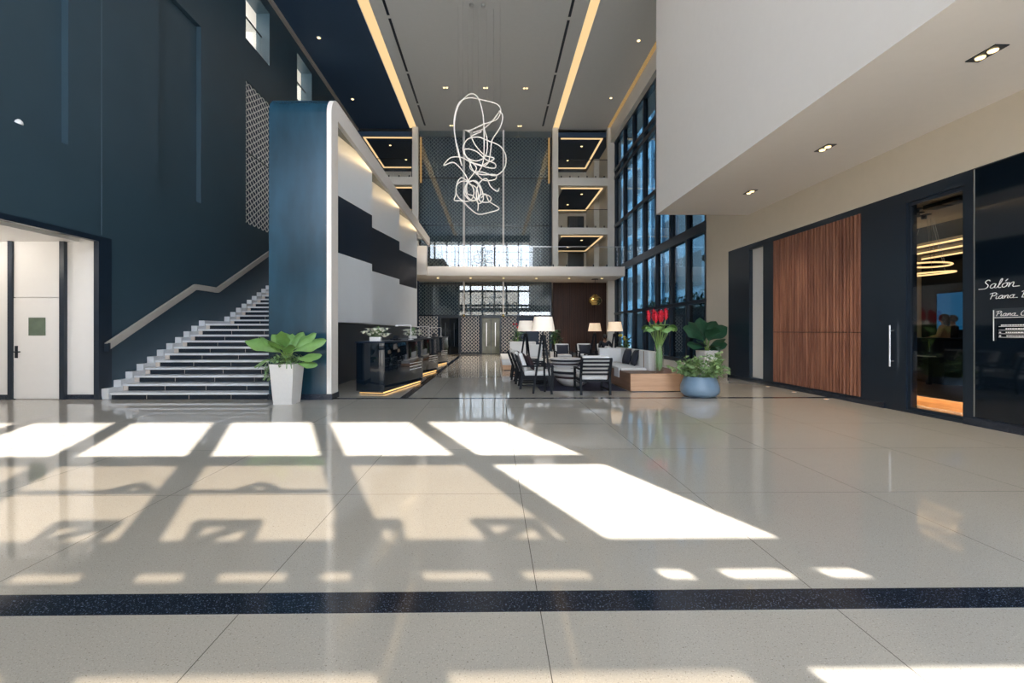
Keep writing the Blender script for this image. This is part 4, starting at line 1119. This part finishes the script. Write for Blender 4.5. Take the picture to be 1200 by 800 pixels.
    b = B(); c = h+d*.045-fw*.022
    b.m = Matrix.Translation(c)
    b.ball((0, 0, 0), .104, 1, 1.08, 1.1, 3)
    if long_hair: b.ball((0, -.045, -.10), .095, 1.05, .75, 1.35, 3)
    b.obj('hair', 'hair', t, smooth=60)
    return t
stand = dict(hip=(0, 0, .92), chest=(0, .0, 1.24), neck=(0, .0, 1.42), head=(0, .02, 1.54), shL=(-.19, 0, 1.36), shR=(.19, 0, 1.36), elL=(-.25, .06, 1.10), elR=(.25, .06, 1.10), wrL=(-.17, .28, 1.06), wrR=(.17, .28, 1.06),
  hjL=(-.10, 0, .86), hjR=(.10, 0, .86), knL=(-.11, .03, .48), knR=(.11, .03, .48), anL=(-.11, 0, .08), anR=(.11, 0, .08), toL=(-.12, .15, .035), toR=(.12, .15, .035))
person('person in a beige top standing behind the piano with dark hair', (11.95, 11.7, .217), math.radians(30), stand, 'shirt', 'darkcloth', True)
person('person in dark clothes standing before the blue screen in the bar', (12.85, 12.35, .217), math.radians(60), stand, 'darkcloth', 'darkcloth')
sit = dict(hip=(0, -.14, .56), chest=(0, -.20, .86), neck=(0, -.20, 1.05), head=(0, -.17, 1.17), shL=(-.19, -.2, .99), shR=(.19, -.2, .99), elL=(-.27, -.08, .74), elR=(.27, -.08, .74), wrL=(-.14, .14, .66), wrR=(.14, .14, .66),
  hjL=(-.10, -.08, .545), hjR=(.10, -.08, .545), knL=(-.12, .36, .56), knR=(.12, .36, .56), anL=(-.12, .44, .09), anR=(.12, .44, .09), toL=(-.12, .58, .04), toR=(.12, .58, .04))
person('person in dark clothes seated in an armchair in the far lounge group', (4.85, 19.2, .006), PI, sit, 'darkcloth', 'darkcloth')

# ------------------------------------------------------------------ light
def lamp(name, kind, loc, energy, col=(1, .80, .56), size=.1, rot=(0, 0, 0), **kw):
    l = bpy.data.lights.new(name, kind); l.energy = energy; l.color = col
    for k, v in kw.items(): setattr(l, k, v)
    if kind in ('POINT', 'SPOT'): l.shadow_soft_size = size
    if kind == 'AREA': l.size = size
    o = bpy.data.objects.new(name, l); COL.objects.link(o); o.location = loc; o.rotation_euler = rot; return o
sun = lamp('sunlight', 'SUN', (0, -10, 20), 18, (1, .95, .88)); sun.data.angle = math.radians(.45)
sun.rotation_euler = Vector((-.455, 1, -.86)).to_track_quat('-Z', 'Y').to_euler()
for x, y in ((5.98, 5.35), (6.1, 8.15), (6.22, 10.75)): lamp('soffit_lamp', 'SPOT', (x, y, 4.76), 190, size=.05, spot_size=1.5, spot_blend=.8)
for x, y in ((-2.42, 22.8), (1.65, 22.8), (-.4, 22.8)): lamp('ceiling_lamp', 'SPOT', (x, y, H-.1), 1800, (1, .90, .78), .08, spot_size=1.2, spot_blend=.8)
for x in (-3.2, -.4, 2.5, 5.2): lamp('balcony_lamp', 'SPOT', (x, 25.9, 4.45), 130, size=.05, spot_size=1.9, spot_blend=.8)
for x, y in ((-10.6, 8.6), (-10.2, 6.0), (-12.4, 8.6)): lamp('side_lamp', 'POINT', (x, y, 3.1), 26, (1, .93, .84), .12)
lamp('bar_lamp', 'POINT', (9.6, 11.2, 3.3), 14, size=.2); lamp('bar_lamp', 'POINT', (11.5, 8.0, 3.3), 12, size=.2)
lamp('step_lamp', 'AREA', (8.27, 8.0, .185), 10, size=.03, rot=(0, -.5, 0), shape='RECTANGLE', size_y=4)
lamp('timber_uplight', 'SPOT', (4.5, 28.1, .12), 40, (1, .62, .34), .03, rot=(PI, 0, 0), spot_size=.9, spot_blend=.9)
for x in (-3.8, -1.5, .8, 3.2): lamp('screen_lamp', 'SPOT', (x, 28.1, 13.5), 160, (1, .78, .5), .05, spot_size=.7, spot_blend=.8)
for loc in ((4.35, 15.95, 1.55), (4.22, 18.55, 1.55)): lamp('shade_lamp', 'POINT', loc, 10, size=.05)
for loc in ((-11, 16, 13), (-11, 20, 13)): lamp('corridor_lamp', 'POINT', (-10.2, loc[1], loc[2]), 160, (1, .95, .85), .1)

w = bpy.data.worlds.new('sky'); SC.world = w; w.use_nodes = True; nt = w.node_tree; nt.nodes.clear()
o = nt.nodes.new('ShaderNodeOutputWorld'); bg = nt.nodes.new('ShaderNodeBackground'); tc = nt.nodes.new('ShaderNodeTexCoord'); sx = nt.nodes.new('ShaderNodeSeparateXYZ'); rp = nt.nodes.new('ShaderNodeValToRGB')
rp.color_ramp.elements[0].position = .0; rp.color_ramp.elements[0].color = (.92, .95, 1, 1); rp.color_ramp.elements[1].position = .6; rp.color_ramp.elements[1].color = (.52, .72, 1, 1)
nt.links.new(tc.outputs['Generated'], sx.inputs[0]); nt.links.new(sx.outputs[2], rp.inputs[0]); nt.links.new(rp.outputs[0], bg.inputs[0]); bg.inputs[1].default_value = 9.0
nt.links.new(bg.outputs[0], o.inputs[0])

# ------------------------------------------------------------------ camera and view
cam = bpy.data.cameras.new('camera'); co = bpy.data.objects.new('camera', cam); COL.objects.link(co); SC.camera = co
co.location = (0, 0, 1.45); co.rotation_euler = (PI/2, 0, -.0135)
cam.sensor_width = 36; cam.lens = 525/1200*36; cam.shift_x = .0125; cam.shift_y = -.01; cam.clip_end = 200; cam.clip_start = .05
v = SC.view_settings; v.view_transform = 'Standard'; v.look = 'None'; v.gamma = 1; v.use_curve_mapping = False; v.exposure = .28
c = SC.cycles
c.max_bounces = 10; c.diffuse_bounces = 5; c.glossy_bounces = 4; c.transparent_max_bounces = 16; c.transmission_bounces = 6
c.caustics_reflective = False; c.caustics_refractive = False; c.sample_clamp_indirect = 6; c.use_denoising = True
